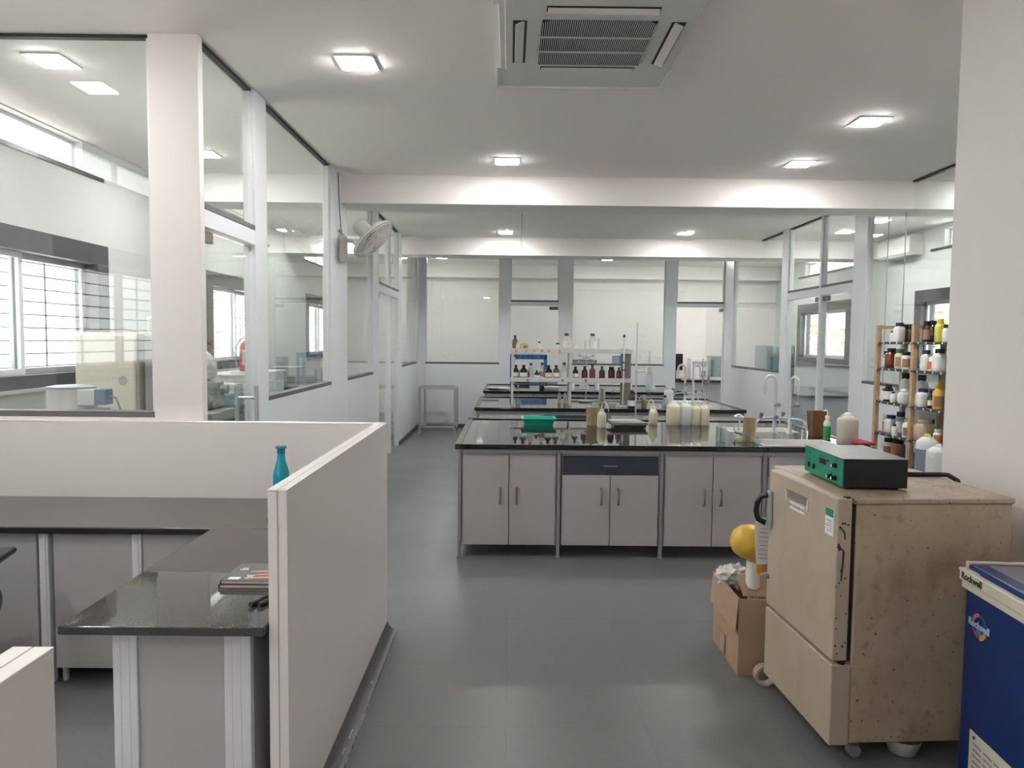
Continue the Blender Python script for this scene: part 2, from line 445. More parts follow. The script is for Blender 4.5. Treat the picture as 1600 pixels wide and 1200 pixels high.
glass_door('door_3', 'x', X0, 10.42, 11.14, 2.262, 'swinging leaf of the glass doorway far down the left partition', 'u0', handle=False)

# --- glass wall facing the camera at the left
wf = MB(); wf.box(-1.97, -1.70, 4.0185, 4.08, 0, CEIL, .003); wf.box(-3.6, -1.97, 4.021, 4.10, 0, 1.20, .003)
struct('wall_front', wf, 'halfwall', 'white post and dado of the glass wall facing the camera', 'wall')
glazed('window_7', 'y', 4.021, -3.6, -1.97, 1.20, CEIL, 'large smeared pane of the glass wall behind the desk', 'dirty')

# --- far partition
Y0 = 13.53
wr = MB()
for a, b in ((-1.70, -1.57), (-.193, .01), (.90, 1.157), (2.88, 3.10), (3.975, 4.07)): wr.box(a, b, Y0, Y0 + T, 0, CEIL, .003)
for a, b in ((-1.57, -.193), (1.157, 2.88)): wr.box(a, b, Y0, Y0 + T, 0, 1.195, .003)
for a, b in ((.01, .90), (3.10, 3.975)): wr.box(a, b, Y0, Y0 + T, 2.29, 2.36, .003)
struct('wall_far', wr, 'panel', 'pale laminate posts and dado of the far glass partition', 'wall')
glazed('window_8', 'y', Y0, -1.57, -.193, 1.195, CEIL, 'left fixed pane of the far partition')
glazed('window_9', 'y', Y0, 1.157, 2.88, 1.195, CEIL, 'wide middle fixed pane of the far partition')
glazed('window_10', 'y', Y0, .01, .90, 2.36, CEIL, 'transom pane above the left door of the far partition')
glazed('window_11', 'y', Y0, 3.10, 3.975, 2.36, CEIL, 'transom pane above the open right door of the far partition')
glass_door('door_4', 'y', Y0, .01, .90, 2.29, 'closed left glass door of the far partition', 'u1')
glass_door('door_5', 'y', Y0, 3.10, 3.975, 2.29, 'right glass door of the far partition standing open', 'u1', ajar=-PI*.47)

# --- right partition, visible face at x = 3.99
wq = MB(); X1 = 3.99
for a, b in ((8.19, 8.50), (9.36, 9.42), (10.48, 10.73), (13.03, 13.53)): wq.box(X1, X1 + T, a, b, 0, CEIL, .003)
for a, b in ((3.2, 8.19), (10.73, 13.03)): wq.box(X1, X1 + T, a, b, 0, 1.20, .003)
for a, b in ((8.50, 9.36), (9.42, 10.48)): wq.box(X1, X1 + T, a, b, 2.262, 2.36, .003)
struct('wall_right', wq, 'panel', 'pale laminate posts and dado of the right glass partition', 'wall')
glazed('window_12', 'x', X1, 3.2, 8.19, 1.20, CEIL, 'long glazing of the right partition behind the reagent rack', seam=(7.47, 7.81))
glazed('window_13', 'x', X1, 10.73, 13.03, 1.20, CEIL, 'fixed pane of the right partition nearest the far wall')
glazed('window_14', 'x', X1, 8.50, 9.36, 2.36, CEIL, 'transom pane above the near leaf of the right doorway')
glazed('window_15', 'x', X1, 9.42, 10.48, 2.36, CEIL, 'transom pane above the far leaf of the right doorway')
glass_door('door_6', 'x', X1, 8.50, 9.36, 2.262, 'near leaf of the glass doorway in the right partition', 'u1', handle=False)
glass_door('door_7', 'x', X1, 9.42, 10.48, 2.262, 'far leaf of the glass doorway in the right partition', 'u0', handle=False)

# --- outer walls with real openings
def wall_with_holes(name, x0, x1, y0, y1, holes, m, label):
    w = MB()
    ys = sorted({y0, y1, *[h[0] for h in holes], *[h[1] for h in holes]})
    for a, b in zip(ys[:-1], ys[1:]):
        zs = [0.0]
        for h in sorted(holes, key=lambda h: h[2]):
            if h[0] <= a + 1e-6 and h[1] >= b - 1e-6: zs += [h[2], h[3]]
        zs.append(CEIL)
        for i in range(0, len(zs), 2):
            if zs[i+1] - zs[i] > .002: w.box(x0, x1, a, b, zs[i], zs[i+1])
    return struct(name, w, m, label, 'wall')
LW = [(-2.9, -.4), (.1, 2.35), (4.4, 6.54), (8.65, 10.8), (12.86, 15.0)]  # first opening is added out of view to bring in more daylight
LC = [(-2.7, -1.0), (.3, 2.2), (4.25, 6.2), (8.5, 10.6), (12.8, 14.9)]
RW = [(8.4, 10.6), (12.6, 14.9)]
RC = [(8.2, 9.95), (12.4, 14.6)]
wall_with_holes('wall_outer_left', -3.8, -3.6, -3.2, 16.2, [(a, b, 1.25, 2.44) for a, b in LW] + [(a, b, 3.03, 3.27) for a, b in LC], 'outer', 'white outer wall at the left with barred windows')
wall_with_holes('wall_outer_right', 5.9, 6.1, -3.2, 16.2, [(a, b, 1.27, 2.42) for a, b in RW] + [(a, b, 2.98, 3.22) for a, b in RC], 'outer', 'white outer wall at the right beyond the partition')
struct('wall_back', MB().box(-3.6, 5.9, -3.2, -3.0, 0, CEIL), 'paint', 'white wall behind the camera', 'wall')
struct('wall_far_back', MB().box(-3.6, 5.9, 16.2, 16.4, 0, CEIL), 'paint', 'plain white wall at the back of the far room', 'wall')
struct('wall_column', MB().box(2.11, 5.89, -3.0, 3.5, 0, CEIL, .006), 'paint', 'broad white wall at the right edge beside the incubator', 'wall')

NW = [15]
def outer_window(xin, xout, y0, y1, z0, z1, label, sgn):
    """stone surround, two sliding aluminium sashes, horizontal bars; sgn +1: room on the +x side"""
    NW[0] += 1
    root = sroot('window_%d' % NW[0], (xin, (y0 + y1)/2, z0), label, 'window')
    def L(mb, n, m):
        o = mb.build(n, m, root); o.location = -root.location; return o
    lo, hi = min(xin, xout), max(xin, xout)
    e = .17
    fr = MB(); xa, xb = (lo, xin + .012) if sgn > 0 else (xin - .012, hi)
    for a, b, c, d in ((y0, y1, z1 - e, z1), (y0, y1, z0, z0 + .10), (y0, y0 + e, z0 + .10, z1 - e), (y1 - e, y1, z0 + .10, z1 - e)):
        fr.box(xa, xb, a, b, c, d, .003)
    L(fr, 'stone_surround', 'granframe')
    fr = MB().box(min(xin, xin + sgn*.06), max(xin, xin + sgn*.06), y0 - .03, y1 + .03, z0 - .025, z0, .003)
    L(fr, 'sill', 'greymetal')
    ya, yb, za, zb = y0 + e, y1 - e, z0 + .10, z1 - e
    xm = (lo + hi)/2; ym = (ya + yb)/2
    for k, (a, b, xo) in enumerate(((ya, ym + .03, .02), (ym - .03, yb, -.02))):
        sf = MB(); w = .045
        for p, q, r, s in ((a, b, zb - w, zb), (a, b, za, za + w), (a, a + w, za + w, zb - w), (b - w, b, za + w, zb - w)):
            sf.box(xm + xo - .015, xm + xo + .015, p, q, r, s, .002)
        so = L(sf, 'sliding_sash', 'alu' if k == 0 else 'greymetal')
        g = MB().box(xm + xo - .003, xm + xo + .003, a + w, b - w, za + w, zb - w).build('glass_pane', 'winglass', so)
    br = MB(); n = 9
    for i in range(n):
        z = za + (zb - za)*(i + .5)/n
        br.box(xm - sgn*.07 - .004, xm - sgn*.07 + .004, ya, yb, z - .005, z + .005)
    for y in (ya + (yb - ya)*.25, ya + (yb - ya)*.75): br.box(xm - sgn*.07 - .004, xm - sgn*.07 + .004, y - .008, y + .008, za, zb)
    L(br, 'grill_bars', 'bar')
    return root
for (a, b), nm in zip(LW, ('added for daylight behind the camera', 'beside the desk area', 'behind the smeared glass wall', 'seen through the near left glass door', 'farthest down the left side')):
    outer_window(-3.6, -3.8, a, b, 1.25, 2.44, 'stone framed barred window in the left outer wall %s' % nm, 1)
for (a, b), nm in zip(RW, ('behind the reagent rack', 'seen through the right glass doorway')):
    outer_window(5.9, 6.1, a, b, 1.27, 2.42, 'stone framed barred window in the right outer wall %s' % nm, -1)
def clerestory(xin, xout, y0, y1, z0, z1, label, n):
    NW[0] += 1
    root = sroot('window_%d' % NW[0], (xin, (y0 + y1)/2, z0), label, 'window')
    lo, hi = min(xin, xout), max(xin, xout); xm = (lo + hi)/2
    f = MB(); w = .03
    for a, b, c, d in ((y0, y1, z1 - w, z1), (y0, y1, z0, z0 + w)): f.box(xm - .02, xm + .02, a, b, c, d)
    for i in range(n + 1):
        y = y0 + (y1 - y0 - w)*i/n; f.box(xm - .02, xm + .02, y, y + w, z0 + w, z1 - w)
    o = f.build('frame', 'alu', root); o.location = -root.location
    o = MB().box(xm - .003, xm + .003, y0 + w, y1 - w, z0 + w, z1 - w).build('glass_pane', 'winglass', root); o.location = -root.location
    x = xin + (.012 if xin < 0 else -.012)
    o = MB().box(min(xin, x), max(xin, x), y0 - .05, y1 + .3, z0 - .035, z0 - .002).build('ledge', 'granframe', root); o.location = -root.location
for (a, b), nm in zip(LC, ('above the added window behind the camera', 'above the desk window', 'above the window behind the smeared glass', 'above the window beyond the left door', 'above the farthest left window')):
    clerestory(-3.6, -3.8, a, b, 3.03, 3.27, 'high strip window under the ceiling %s' % nm, 2)
for (a, b), nm in zip(RC, ('above the window behind the rack', 'above the window beyond the right doorway')):
    clerestory(5.9, 6.1, a, b, 2.98, 3.22, 'high strip window in the right outer wall %s' % nm, 3)

# --- skirtings
bs = MB()
for a, b in ((5.12, 9.04), (11.14, 13.53)): bs.box(-1.70, -1.688, a, b, 0, .07, .003)
struct('baseboard_left', bs, 'skirt', 'dark skirting along the left partition', 'baseboard')
bs = MB()
for a, b in ((-1.688, .01), (.90, 3.10)): bs.box(a, b, Y0 - .012, Y0, 0, .07, .003)
struct('baseboard_far', bs, 'skirt', 'dark skirting along the far partition', 'baseboard')
struct('baseboard_right', MB().box(3.978, 3.99, 10.48, 13.51, 0, .07, .003), 'skirt', 'dark skirting along the right partition', 'baseboard')

# --- low desk screens
HZ = 1.185
def screen(name, x0, x1, y0, y1, label, axis):
    r = sroot(name, (x0, y0, 0), label, 'wall')
    def L(mb, n, m):
        o = mb.build(n, m, r); o.location = -r.location
    L(MB().box(x0, x1, y0, y1, 0, HZ - .006, .002), 'panel', 'halfwall')
    c = MB()                                    # capping in two strips with a fine joint
    if axis == 'y':
        xm = (x0 + x1)/2
        c.box(x0 - .001, xm - .001, y0 - .001, y1, HZ - .006, HZ, .0015); c.box(xm + .001, x1 + .001, y0 - .001, y1, HZ - .006, HZ, .0015)
    else:
        ym = (y0 + y1)/2
        c.box(x0, x1, y0 - .001, ym - .001, HZ - .006, HZ, .0015); c.box(x0, x1, ym + .001, y1, HZ - .006, HZ, .0015)
    L(c, 'capping', 'halfwall')
    if axis == 'y' and y0 > 2:
        L(MB().box((x0 + x1)/2 - .0015, (x0 + x1)/2 + .0015, y0 - .0015, y0, 0, HZ - .006), 'joint', 'greymetal')
screen('wall_screen_side', -.738, -.678, 2.20, 4.018, 'white waist-high desk screen running along the aisle', 'y')
screen('wall_screen_back', -3.6, -.739, 3.958, 4.018, 'white waist-high desk screen in front of the smeared glass', 'x')
screen('wall_screen_near', -.738, -.678, -.6, 1.062, 'white waist-high desk screen at the lower left corner', 'y')
def cove(y0, y1, name, label):
    prof = [(-.678, 0), (-.622, 0), (-.622, .006), (-.640, .010), (-.656, .020), (-.667, .036), (-.678, .055)]
    return struct(name, MB().prism(prof, 'y', y0, y1), 'skirt', label, 'baseboard')
b = cove(2.20, 4.018, 'baseboard_screen', 'dark coved skirting at the foot of the aisle screen')
sc_ = MB()
for i in range(26):
    y = 2.3 + random.random()*1.1; l = .02 + random.random()*.06; x = random.choice((-.6225, -.6225, -.634))
    z = .0062 if x < -.63 else .0045
    if x < -.63: sc_.box(-.644, -.640, y, y + l, .0125, .0145)
    else: sc_.box(-.6225, -.6185, y, y + l, .001, .0045)
sc_.build('scuff', 'scuff', b)
cove(-.6, 1.062, 'baseboard_near', 'dark coved skirting at the foot of the near screen')

# --- outdoors, as far as the windows show it
struct('ground_outdoor', MB().box(-16, -3.85, -14, 26, -.35, -.2).box(-3.85, 6.15, -14, -3.25, -.35, -.2).box(6.15, 18, -14, 26, -.35, -.2), 'soil', 'pale ground outside the windows', 'ground')
w = thing('neighbour_building', (-8.0, 8, -.2), 'pale rendered building outside the left windows', 'building')
MB().box(-.3, .3, -9, 12, 0, 2.6).build('wall', 'skin_ext', w)
MB().box(.3, .36, -4.2, -3.3, .3, 2.0).build('red_panel', 'pinkext', w); MB().box(.3, .36, 1.5, 2.6, .3, 1.9).build('red_panel', 'pinkext', w)
MB().box(.3, .36, -6.9, -5.8, 1.3, 2.3).build('teal_sheet', 'tealext', w)
def shrub(x, y, h, label):
    r = thing('shrub', (x, y, -.2), label, 'shrub', 'bushes outside the right windows')
    t = MB().cyl((0, 0, 0), (.02, .03, h*.55), .05, .03, 8); t.build('stem', 'brownpl', r)
    f = MB(); rnd = random.Random(int(x*31 + y*17))
    for i in range(420):
        a = rnd.random()*2*PI; q = rnd.random()**.5; zz = rnd.random()
        rr = h*.42*q*math.sin(PI*(.12 + .8*zz))
        p = Vector((rr*math.cos(a), rr*math.sin(a), h*(.22 + .78*zz)))
        m_ = TR(*p) @ RZ(rnd.random()*6.3) @ RX(rnd.uniform(-1.2, 1.2)) @ RY(rnd.uniform(-.8, .8))
        s_ = .055 + .05*rnd.random()
        f.prism([(-s_, 0), (0, -s_*.45), (s_, 0), (0, s_*.45)], 'z', -.001, .001, mx=m_)
    f.build('foliage', 'leaf', r, smooth=False)
shrub(9.0, 19.6, 2.3, 'leafy bush outside the window seen through the right doorway')
shrub(9.2, 15.2, 2.6, 'leafy bush outside the window behind the reagent rack')
shrub(9.4, 23.0, 2.4, 'leafy bush outside towards the far right corner')

# ------------------------------------------------------------------ ceiling fittings
def downlight(x, y, label, grp, first=[None]):
    if first[0] is None:
        r = thing('downlight', (x, y, CEIL), label, 'ceiling light', grp)
        f = MB()
        for a, b, c, d in ((-.115, .115, .098, .115), (-.115, .115, -.115, -.098), (-.115, -.098, -.098, .098), (.098, .115, -.098, .098)):
            f.box(a, b, c, d, -.008, 0, .002)
        f.build('rim', 'white', r)
        MB().box(-.098, .098, -.098, .098, -.015, -.001, .005).build('diffuser', 'lamp', r)
        first[0] = r; return r
    r = copy_tree(first[0]); r.location = (x, y, CEIL); r['label'] = label
    if grp: r['group'] = grp
    elif 'group' in r: del r['group']
    return r
GL = 'square ceiling downlights'
for x, y, l in ((-.92, 4.4, 'bright square downlight nearest, left of the ceiling air conditioner'),
                (-.04, 6.72, 'square downlight in front of the first ceiling beam, left one'),
                (2.625, 5.42, 'square downlight nearest, right of the ceiling air conditioner'),
                (2.625, 6.70, 'square downlight in front of the first ceiling beam, right one'),
                (-.08, 11.1, 'square downlight between the two beams, left one'),
                (2.62, 11.0, 'square downlight between the two beams, right one'),
                (-1.38, 14.6, 'square downlight behind the far partition, leftmost pane'),
                (1.94, 14.6, 'square downlight behind the wide far pane'),
                (3.44, 14.5, 'square downlight behind the far door with the open leaf'),
                (4.90, 14.35, 'square downlight behind the last right pane'),
                (4.88, 10.7, 'square downlight in the right side room, farther one'),
                (4.88, 9.72, 'square downlight in the right side room beside the split unit'),
                (4.88, 7.0, 'square downlight in the right side room above the reagent rack'),
                (-2.735, 4.42, 'square downlight just behind the smeared glass wall'),
                (-2.735, 6.58, 'square downlight in the left side room past the glass door'),
                (-2.735, 9.1, 'square downlight in the left side room seen in the desk reflection'),
                (-2.735, 11.2, 'square downlight farthest down the left side room'),
                (-2.735, 3.25, 'square downlight above the back counter of the desk')):
    downlight(x, y, l, GL)
for x, y in ((-2.735, 1.0), (-.92, -1.2)):
    downlight(x, y, 'square downlight over the desk area behind the camera', GL)

# cassette air conditioner
ac = thing('ceiling_air_conditioner', (.43, 3.94, CEIL), 'white square cassette air conditioner set in the ceiling', 'air conditioner')
MB().box(-.53, .50, -.66, -.40, -.045, 0, .004).box(-.53, .50, .40, .71, -.045, 0, .004).box(-.50, -.46, -.40, .40, -.045, 0, .004).box(.46, .49, -.40, .40, -.045, 0, .004).build('plinth', 'acw', ac)
lip = MB(); lip.box(-.53, .50, .695, .713, -.058, -.045, .002); lip.box(-.53, -.515, .42, .695, -.058, -.045, .002); lip.box(.485, .50, .42, .695, -.058, -.045, .002)
lip.build('plinth_lip', 'white', ac)
MB().box(-.47, .47, -.54, .40, -.06, -.046, .004).build('fascia', 'acw', ac)
MB().box(-.285, .285, -.28, .29, -.0635, -.0602).build('intake', 'acd', ac)
g = MB()
c_ = .06
for i in range(58):
    x = -.30 + .60*i/57
    k = max(0, abs(x) - (.30 - c_))
    g.box(x - .0016, x + .0016, -.295 + k, .305 - k, -.069, -.0637)
for y in (-.09, .10): g.box(-.295, .295, y - .004, y + .004, -.070, -.0637)
g.build('grille', 'acw', ac)
for nm, (a, b, c, d) in {'f': (-.27, .27, .325, .375), 'b': (-.27, .27, -.43, -.375), 'l': (-.43, -.36, -.27, .27), 'r': (.355, .425, -.27, .27)}.items():
    v = MB().box(a, b, c, d, -.0625, -.0602).build('outlet', 'acd', ac)
    if nm in 'fb': m_ = TR((a+b)/2, (c+d)/2, -.066) @ RX(.08 if nm == 'f' else -.5); MB().box(-.265, .265, -.021, .021, -.003, .003, .001, m_).build('flap', 'acflap', v)
    else: m_ = TR((a+b)/2, (c+d)/2, -.070) @ RY(-.45 if nm == 'l' else .45); MB().box(-.024, .024, -.265, .265, -.003, .003, .001, m_).build('flap', 'acflap', v)
# wall fan on the left post
fan = thing('wall_fan', (-1.699, 7.26, 2.395), 'cream oscillating wall fan on the post of the left partition', 'fan')
MB().box(0, .075, -.05, .05, .0, .27, .02).build('mount', 'fan', fan)
MB().cyl((.05, 0, .225), (.18, 0, .215), .022, .018).box(.14, .22, -.02, .02, .18, .235, .01).build('arm', 'fan', fan)
nrm = Vector((.70, -.12, -.70)).normalized()
ctr = Vector((.335, 0, .235))
Q = TR(*ctr) @ nrm.to_track_quat('Z', 'Y').to_matrix().to_4x4()
MB().lathe([(.02, -.23), (.06, -.225), (.075, -.19), (.078, -.09), (.055, -.05)], mx=Q, seg=20).build('motor', 'fan', fan)
gd = MB()
for rr, zz in ((.235, 0), (.23, .022), (.23, -.022), (.16, .05), (.16, -.045), (.09, .058), (.09, -.052)):
    gd.tube([Q @ Vector((rr*math.cos(2*PI*i/28), rr*math.sin(2*PI*i/28), zz)) for i in range(28)], .009 if rr == .235 else .0042, 6, True)
for i in range(56):
    a = 2*PI*i/56
    for s in (1, -1):
        gd.tube([Q @ Vector((rr*math.cos(a), rr*math.sin(a), s*zz)) for rr, zz in ((.04, .06), (.12, .058), (.19, .042), (.235, .004))], .0026, 4)
gd.lathe([(.0, .066), (.045, .064), (.05, .056)][::-1], mx=Q, seg=18)
gd.build('guard', 'fan', fan)
bl = MB()
for i in range(3):
    m_ = Q @ RZ(2*PI*i/3) @ TR(.11, 0, 0) @ RX(.45)
    bl.lathe([(.10, -.0015), (.10, .0015)], seg=16, mx=m_ @ Matrix.Diagonal((.95, .62, 1, 1)))
bl.lathe([(.04, -.03), (.04, .03)], mx=Q, seg=16)
bl.build('blade', 'fan', fan)
MB().ball((.02, -.03, .31), .022, 10).tube([(.01, -.05, .30), (.04, -.04, .28), (.05, 0, .275)], .006, 6).build('cord_loop', 'greymetal', fan)
tag(MB().tube([(-1.695, 7.22, 3.27), (-1.692, 7.22, 3.1), (-1.69, 7.23, 2.95), (-1.68, 7.235, 2.80), (-1.675, 7.235, 2.725)], .004, 6).build('fan_cable', 'black'),
    'thin black cable hanging from the ceiling to the wall fan', 'cable')
tag(MB().tube([(.115, 7.80, 2.99), (.12, 7.80, 2.85), (.11, 7.80, 2.72), (.118, 7.80, 2.62), (.135, 7.80, 2.60)], .004, 6).build('loose_cable', 'greymetal'),
    'loose grey wire dangling below the first ceiling beam', 'cable')
# split unit in the right room
su = thing('split_air_conditioner', (5.898, 10.9, 2.93), 'white split air conditioner high on the right outer wall', 'air conditioner')
MB().prism([(-.20, .04), (-.16, .0), (0, .0), (0, .29), (-.17, .29), (-.20, .25)], 'y', -.45, .45, .004).build('casing', 'white', su)
MB().box(-.19, -.06, -.38, .38, -.006, .0).build('louvre', 'greymetal', su)
# ------------------------------------------------------------------ lab benches
BT = .862
def bench(y0, y1, ordinal, sink=True):
    """worktop, steel frame and four cabinet units; front faces the camera"""
    x0, x1 = -.405, 2.755
    top = thing('worktop', (0, y0, BT - .036), 'polished black granite worktop of the %s lab bench' % ordinal, 'worktop')
    d = y1 - y0
    sx0, sx1 = 1.95, 2.55
    t = MB()
    if sink:   # two openings for the basins
        f0, f1 = (.08, .44) if ordinal == 'nearest' else (.40, .72)
        g0, g1 = (.93, 1.24)
        if ordinal != 'nearest': f0, f1, g0, g1 = .36, .68, 1.00, 1.30; sx0 = 2.10
        t.box(x0, sx0, 0, d, 0, .036, .006); t.box(sx1, x1, 0, d, 0, .036, .006)
        for a, b in ((0, f0), (f1, g0), (g1, d)): t.box(sx0, sx1, a, b, 0, .036, .003)
    else: t.box(x0, x1, 0, d, 0, .036, .006)
    t.build('slab', 'granite', top)
    e = MB()
    e.box(x0, x1, d - .05, d, .036, .047, .004); e.box(x0, x0 + .05, .0, d - .05, .036, .042, .003); e.box(x1 - .05, x1, .0, d - .05, .036, .042, .003)
    e.box(x0 + .05, x1 - .05, 0, .02, .036, .040, .0015)
    e.build('raised_edge', 'edge', top)
    if sink:
        for k, (a, b) in enumerate(((f0, f1), (g0, g1))):
            s = MB(); w = .014
            s.box(sx0, sx1, a, a + w, -.12, .042, .003); s.box(sx0, sx1, b - w, b, -.12, .042, .003)
            s.box(sx0, sx0 + w, a + w, b - w, -.12, .042, .003); s.box(sx1 - w, sx1, a + w, b - w, -.12, .042, .003)
            s.box(sx0, sx1, a, b, -.13, -.035 if k == 0 else -.1)
            s.build('sink_basin', 'ceramic', top)
    fr = thing('bench_frame', (0, y0, 0), 'grey steel leg frame under the %s lab bench' % ordinal, 'frame')
    for x in (-.37, .38, 1.16, 1.94, 2.72):
        for y in (.035, d - .07):
            MB().box(x - .013, x + .013, y - .016, y + .016, .004, BT - .038, .003).box(x - .018, x + .018, y - .02, y + .02, 0, .006).build('leg', 'leggrey', fr)
    MB().box(-.37, 2.72, .03, .05, BT - .066, BT - .038).box(-.37, 2.72, d - .08, d - .06, BT - .066, BT - .038).build('rail', 'greymetal', fr)
    MB().box(-.372, -.360, .06, d - .10, .09, BT - .07, .002).box(2.706, 2.718, .06, d - .10, .09, BT - .07, .002).build('end_panel', 'cab', fr)
    spec = ((-.352, .360, 'd', 'left'), (.402, 1.142, 'w', 'second'), (1.180, 1.920, 'd', 'third'), (1.960, 2.700, 's', 'right'))
    for a, b, k, pos in spec:
        kind = {'d': 'two door', 'w': 'two door and slate drawer', 's': 'sink'}[k]
        r = thing('base_cabinet', (a, y0 + .03, 0), 'grey %s cabinet, %s unit under the %s lab bench' % (kind, pos, ordinal), 'cabinet', 'base cabinets under the %s bench' % ordinal)
        w = b - a
        MB().box(0, w, .032, .80, .09, BT - .07, .002).box(0, w, .0, .031, BT - .078, BT - .07).box(0, .003, 0, .031, .09, BT - .07).box(w - .003, w, 0, .031, .09, BT - .07).build('carcass', 'cabside', r)
        zt = BT - .080
        if k == 'w':
            dr = MB().box(.012, w - .012, 0, .019, zt - .14, zt, .002).build('drawer', 'slate', r)
            MB().tube([(w/2 - .052, 0, zt - .075), (w/2 - .048, -.022, zt - .075), (w/2 + .048, -.022, zt - .075), (w/2 + .052, 0, zt - .075)], .005, 8).build('handle', 'steel', dr)
            zt -= .148
        if k == 's':
            MB().box(.012, w - .012, 0, .019, zt - .14, zt, .002).box(.05, w - .05, -.003, .0, zt - .12, zt - .03, .001).build('front_panel', 'cab', r)
            zt -= .148
        for s in (0, 1):
            p, q = (.006, w/2 - .003) if s == 0 else (w/2 + .003, w - .006)
            do = MB().box(p, q, 0, .019, .094, zt, .002).build('door', 'cab', r)
            hx = w/2 + (-.066 if s == 0 else .060); hz = .47
            MB().tube([(hx, 0, hz + .06), (hx, -.026, hz + .054), (hx, -.03, hz), (hx, -.026, hz - .054), (hx, 0, hz - .06)], .0075, 8).build('handle', 'handle', do)
bench(5.405, 7.20, 'nearest')
bench(8.36, 9.96, 'middle')
bench(11.15, 12.80, 'farthest', False)

# ------------------------------------------------------------------ lab taps
def tap(x, y, z, rz, tall, label, side):
    r = thing('lab_tap', (x, y, z), label, 'tap', 'gooseneck taps at the bench sinks', rz)
    p = [(0, 0, .06), (0, 0, tall - .05)]
    for i in range(9):
        a = PI*i/8; p.append((-.045 + .045*math.cos(a), 0, tall - .05 + .045*math.sin(a)*1.0))
    p += [(-.09, 0, tall - .09), (-.09, 0, tall - .12)]
    MB().lathe([(.024, 0), (.024, .012), (.016, .02), (.016, .2), (.013, .21)], seg=16).tube(p, .0135, 10).lathe([(.004, -.17), (.010, -.12)], c=(-.09, 0, tall), seg=10).build('gooseneck', 'tapwhite', r)
    MB().cyl((0, 0, .24), (.0, -.055, .25), .011, .011, 10).cyl((0, -.05, .25), (0, -.085, .252), .016, .020, 12).build('handle', 'tapgrey', r)
    for s in side:
        ar = MB().tube([(0, 0, .135), (s*.06, -.02, .135), (s*.13, -.03, .13), (s*.165, -.03, .10)], .010, 8).cyl((s*.165, -.03, .10), (s*.165, -.03, .035), .009, .004, 8).build('side_outlet', 'tapwhite', r)
        MB().cyl((s*.135, -.03, .135), (s*.125, -.035, .18), .012, .018, 12).build('side_knob', 'tapgrey', ar)
    MB().cyl((.0, -.015, .14), (.0, -.045, .142), .015, .019, 12).build('cap', 'tapblue', r)
    return r
tap(2.315, 6.285, BT, 0, .505, 'tall gooseneck tap between the sinks of the nearest bench, left one', (-1, 1))
tap(2.42, 6.21, BT, 1.9, .50, 'tall gooseneck tap between the sinks of the nearest bench, right one', (-1, 1))
tap(2.235, 9.20, BT, 0, .50, 'tall gooseneck tap on the middle bench, left one', (-1, 1))
tap(2.34, 9.21, BT, PI, .50, 'tall gooseneck tap on the middle bench, right one', (-1,))

# ------------------------------------------------------------------ bottles and glassware
def bottle(name, label, cat, loc, r, h, kind, body, cap=None, lab=None, group=None, rz=0.0, seg=18, sq=0):
    o = thing(name, loc, label, cat, group, rz)
    if kind == 'round':
        prof = [(r*.94, 0), (r, .012*1), (r, h*.56), (r*.94, h*.62), (r*.62, h*.72), (r*.40, h*.78), (r*.37, h*.84)]
        cp = [(r*.43, h*.83), (r*.45, h*.84), (r*.45, h*.98), (r*.42, h)]
        lz = (h*.14, h*.44)
    elif kind == 'jar':
        prof = [(r*.92, 0), (r, .010), (r, h*.66), (r*.93, h*.73), (r*.70, h*.79), (r*.68, h*.82)]
        cp = [(r*.74, h*.80), (r*.77, h*.81), (r*.77, h*.98), (r*.73, h)]
        lz = (h*.12, h*.60)
    elif kind == 'slim':
        prof = [(r*.94, 0), (r, .01), (r, h*.70), (r*.8, h*.76), (r*.5, h*.82), (r*.45, h*.86)]
        cp = [(r*.58, h*.85), (r*.60, h*.86), (r*.60, h*.985), (r*.56, h)]
        lz = (h*.12, h*.55)
    elif kind == 'wash':
        prof = [(r*.9, 0), (r, .012), (r, h*.62), (r*.92, h*.74), (r*.62, h*.86), (r*.42, h*.92), (r*.42, h*.95)]
        cp = [(r*.5, h*.93), (r*.5, h*1.0), (r*.3, h*1.02)]
        lz = None
    MB().lathe(prof, seg=seg, sq=sq).build('body', body, o)
    if cap: MB().lathe(cp, seg=seg).build('cap', cap, o)
    if lab and lz:
        a0, a1 = (-PI*.95, -PI*.05)
        if sq: a0, a1 = -PI*.999, PI*.999
        ro = r + .0012
        MB().lathe([(ro, lz[0]), (ro, lz[1])], seg=14 if not sq else seg, sq=sq, a0=a0, a1=a1, capb=False, capt=False).build('label_band', lab, o)
    return o

# on the shelf rack of the middle bench -------------------------------------
SY = 8.88
rk = thing('reagent_shelf', (.02, 8.74, BT), 'two tier cream metal reagent shelf on the middle bench', 'shelf')
for x in (.015, .715): MB().box(x - .014, x + .014, .0, .03, 0, .69, .003).box(x - .014, x + .014, .25, .28, 0, .69, .003).build('upright', 'whitemetal', rk)
MB().box(1.36, 1.445, .0, .28, 0, .69, .004).build('end_board', 'shelfside', rk)
for z in (.305, .655):
    sh = MB().box(-.01, 1.46, -.01, .29, z, z + .014, .002).box(-.01, 1.46, -.014, -.004, z - .02, z + .034, .002).build('shelf_board', 'whitemetal', rk)
    for x in ((.06, .18, .28, .37, .45, .58) if z > .5 else (.2, .62, .9)):
        MB().box(x - .014, x + .014, -.0155, -.0142, z - .012, z + .018).build('sticker', 'orange' if z > .5 else 'labelb', sh)
S1, S2 = BT + .321, BT + .671
G1, G2 = 'reagent bottles on the lower tier of the bench shelf', 'bottles on the upper tier of the bench shelf'
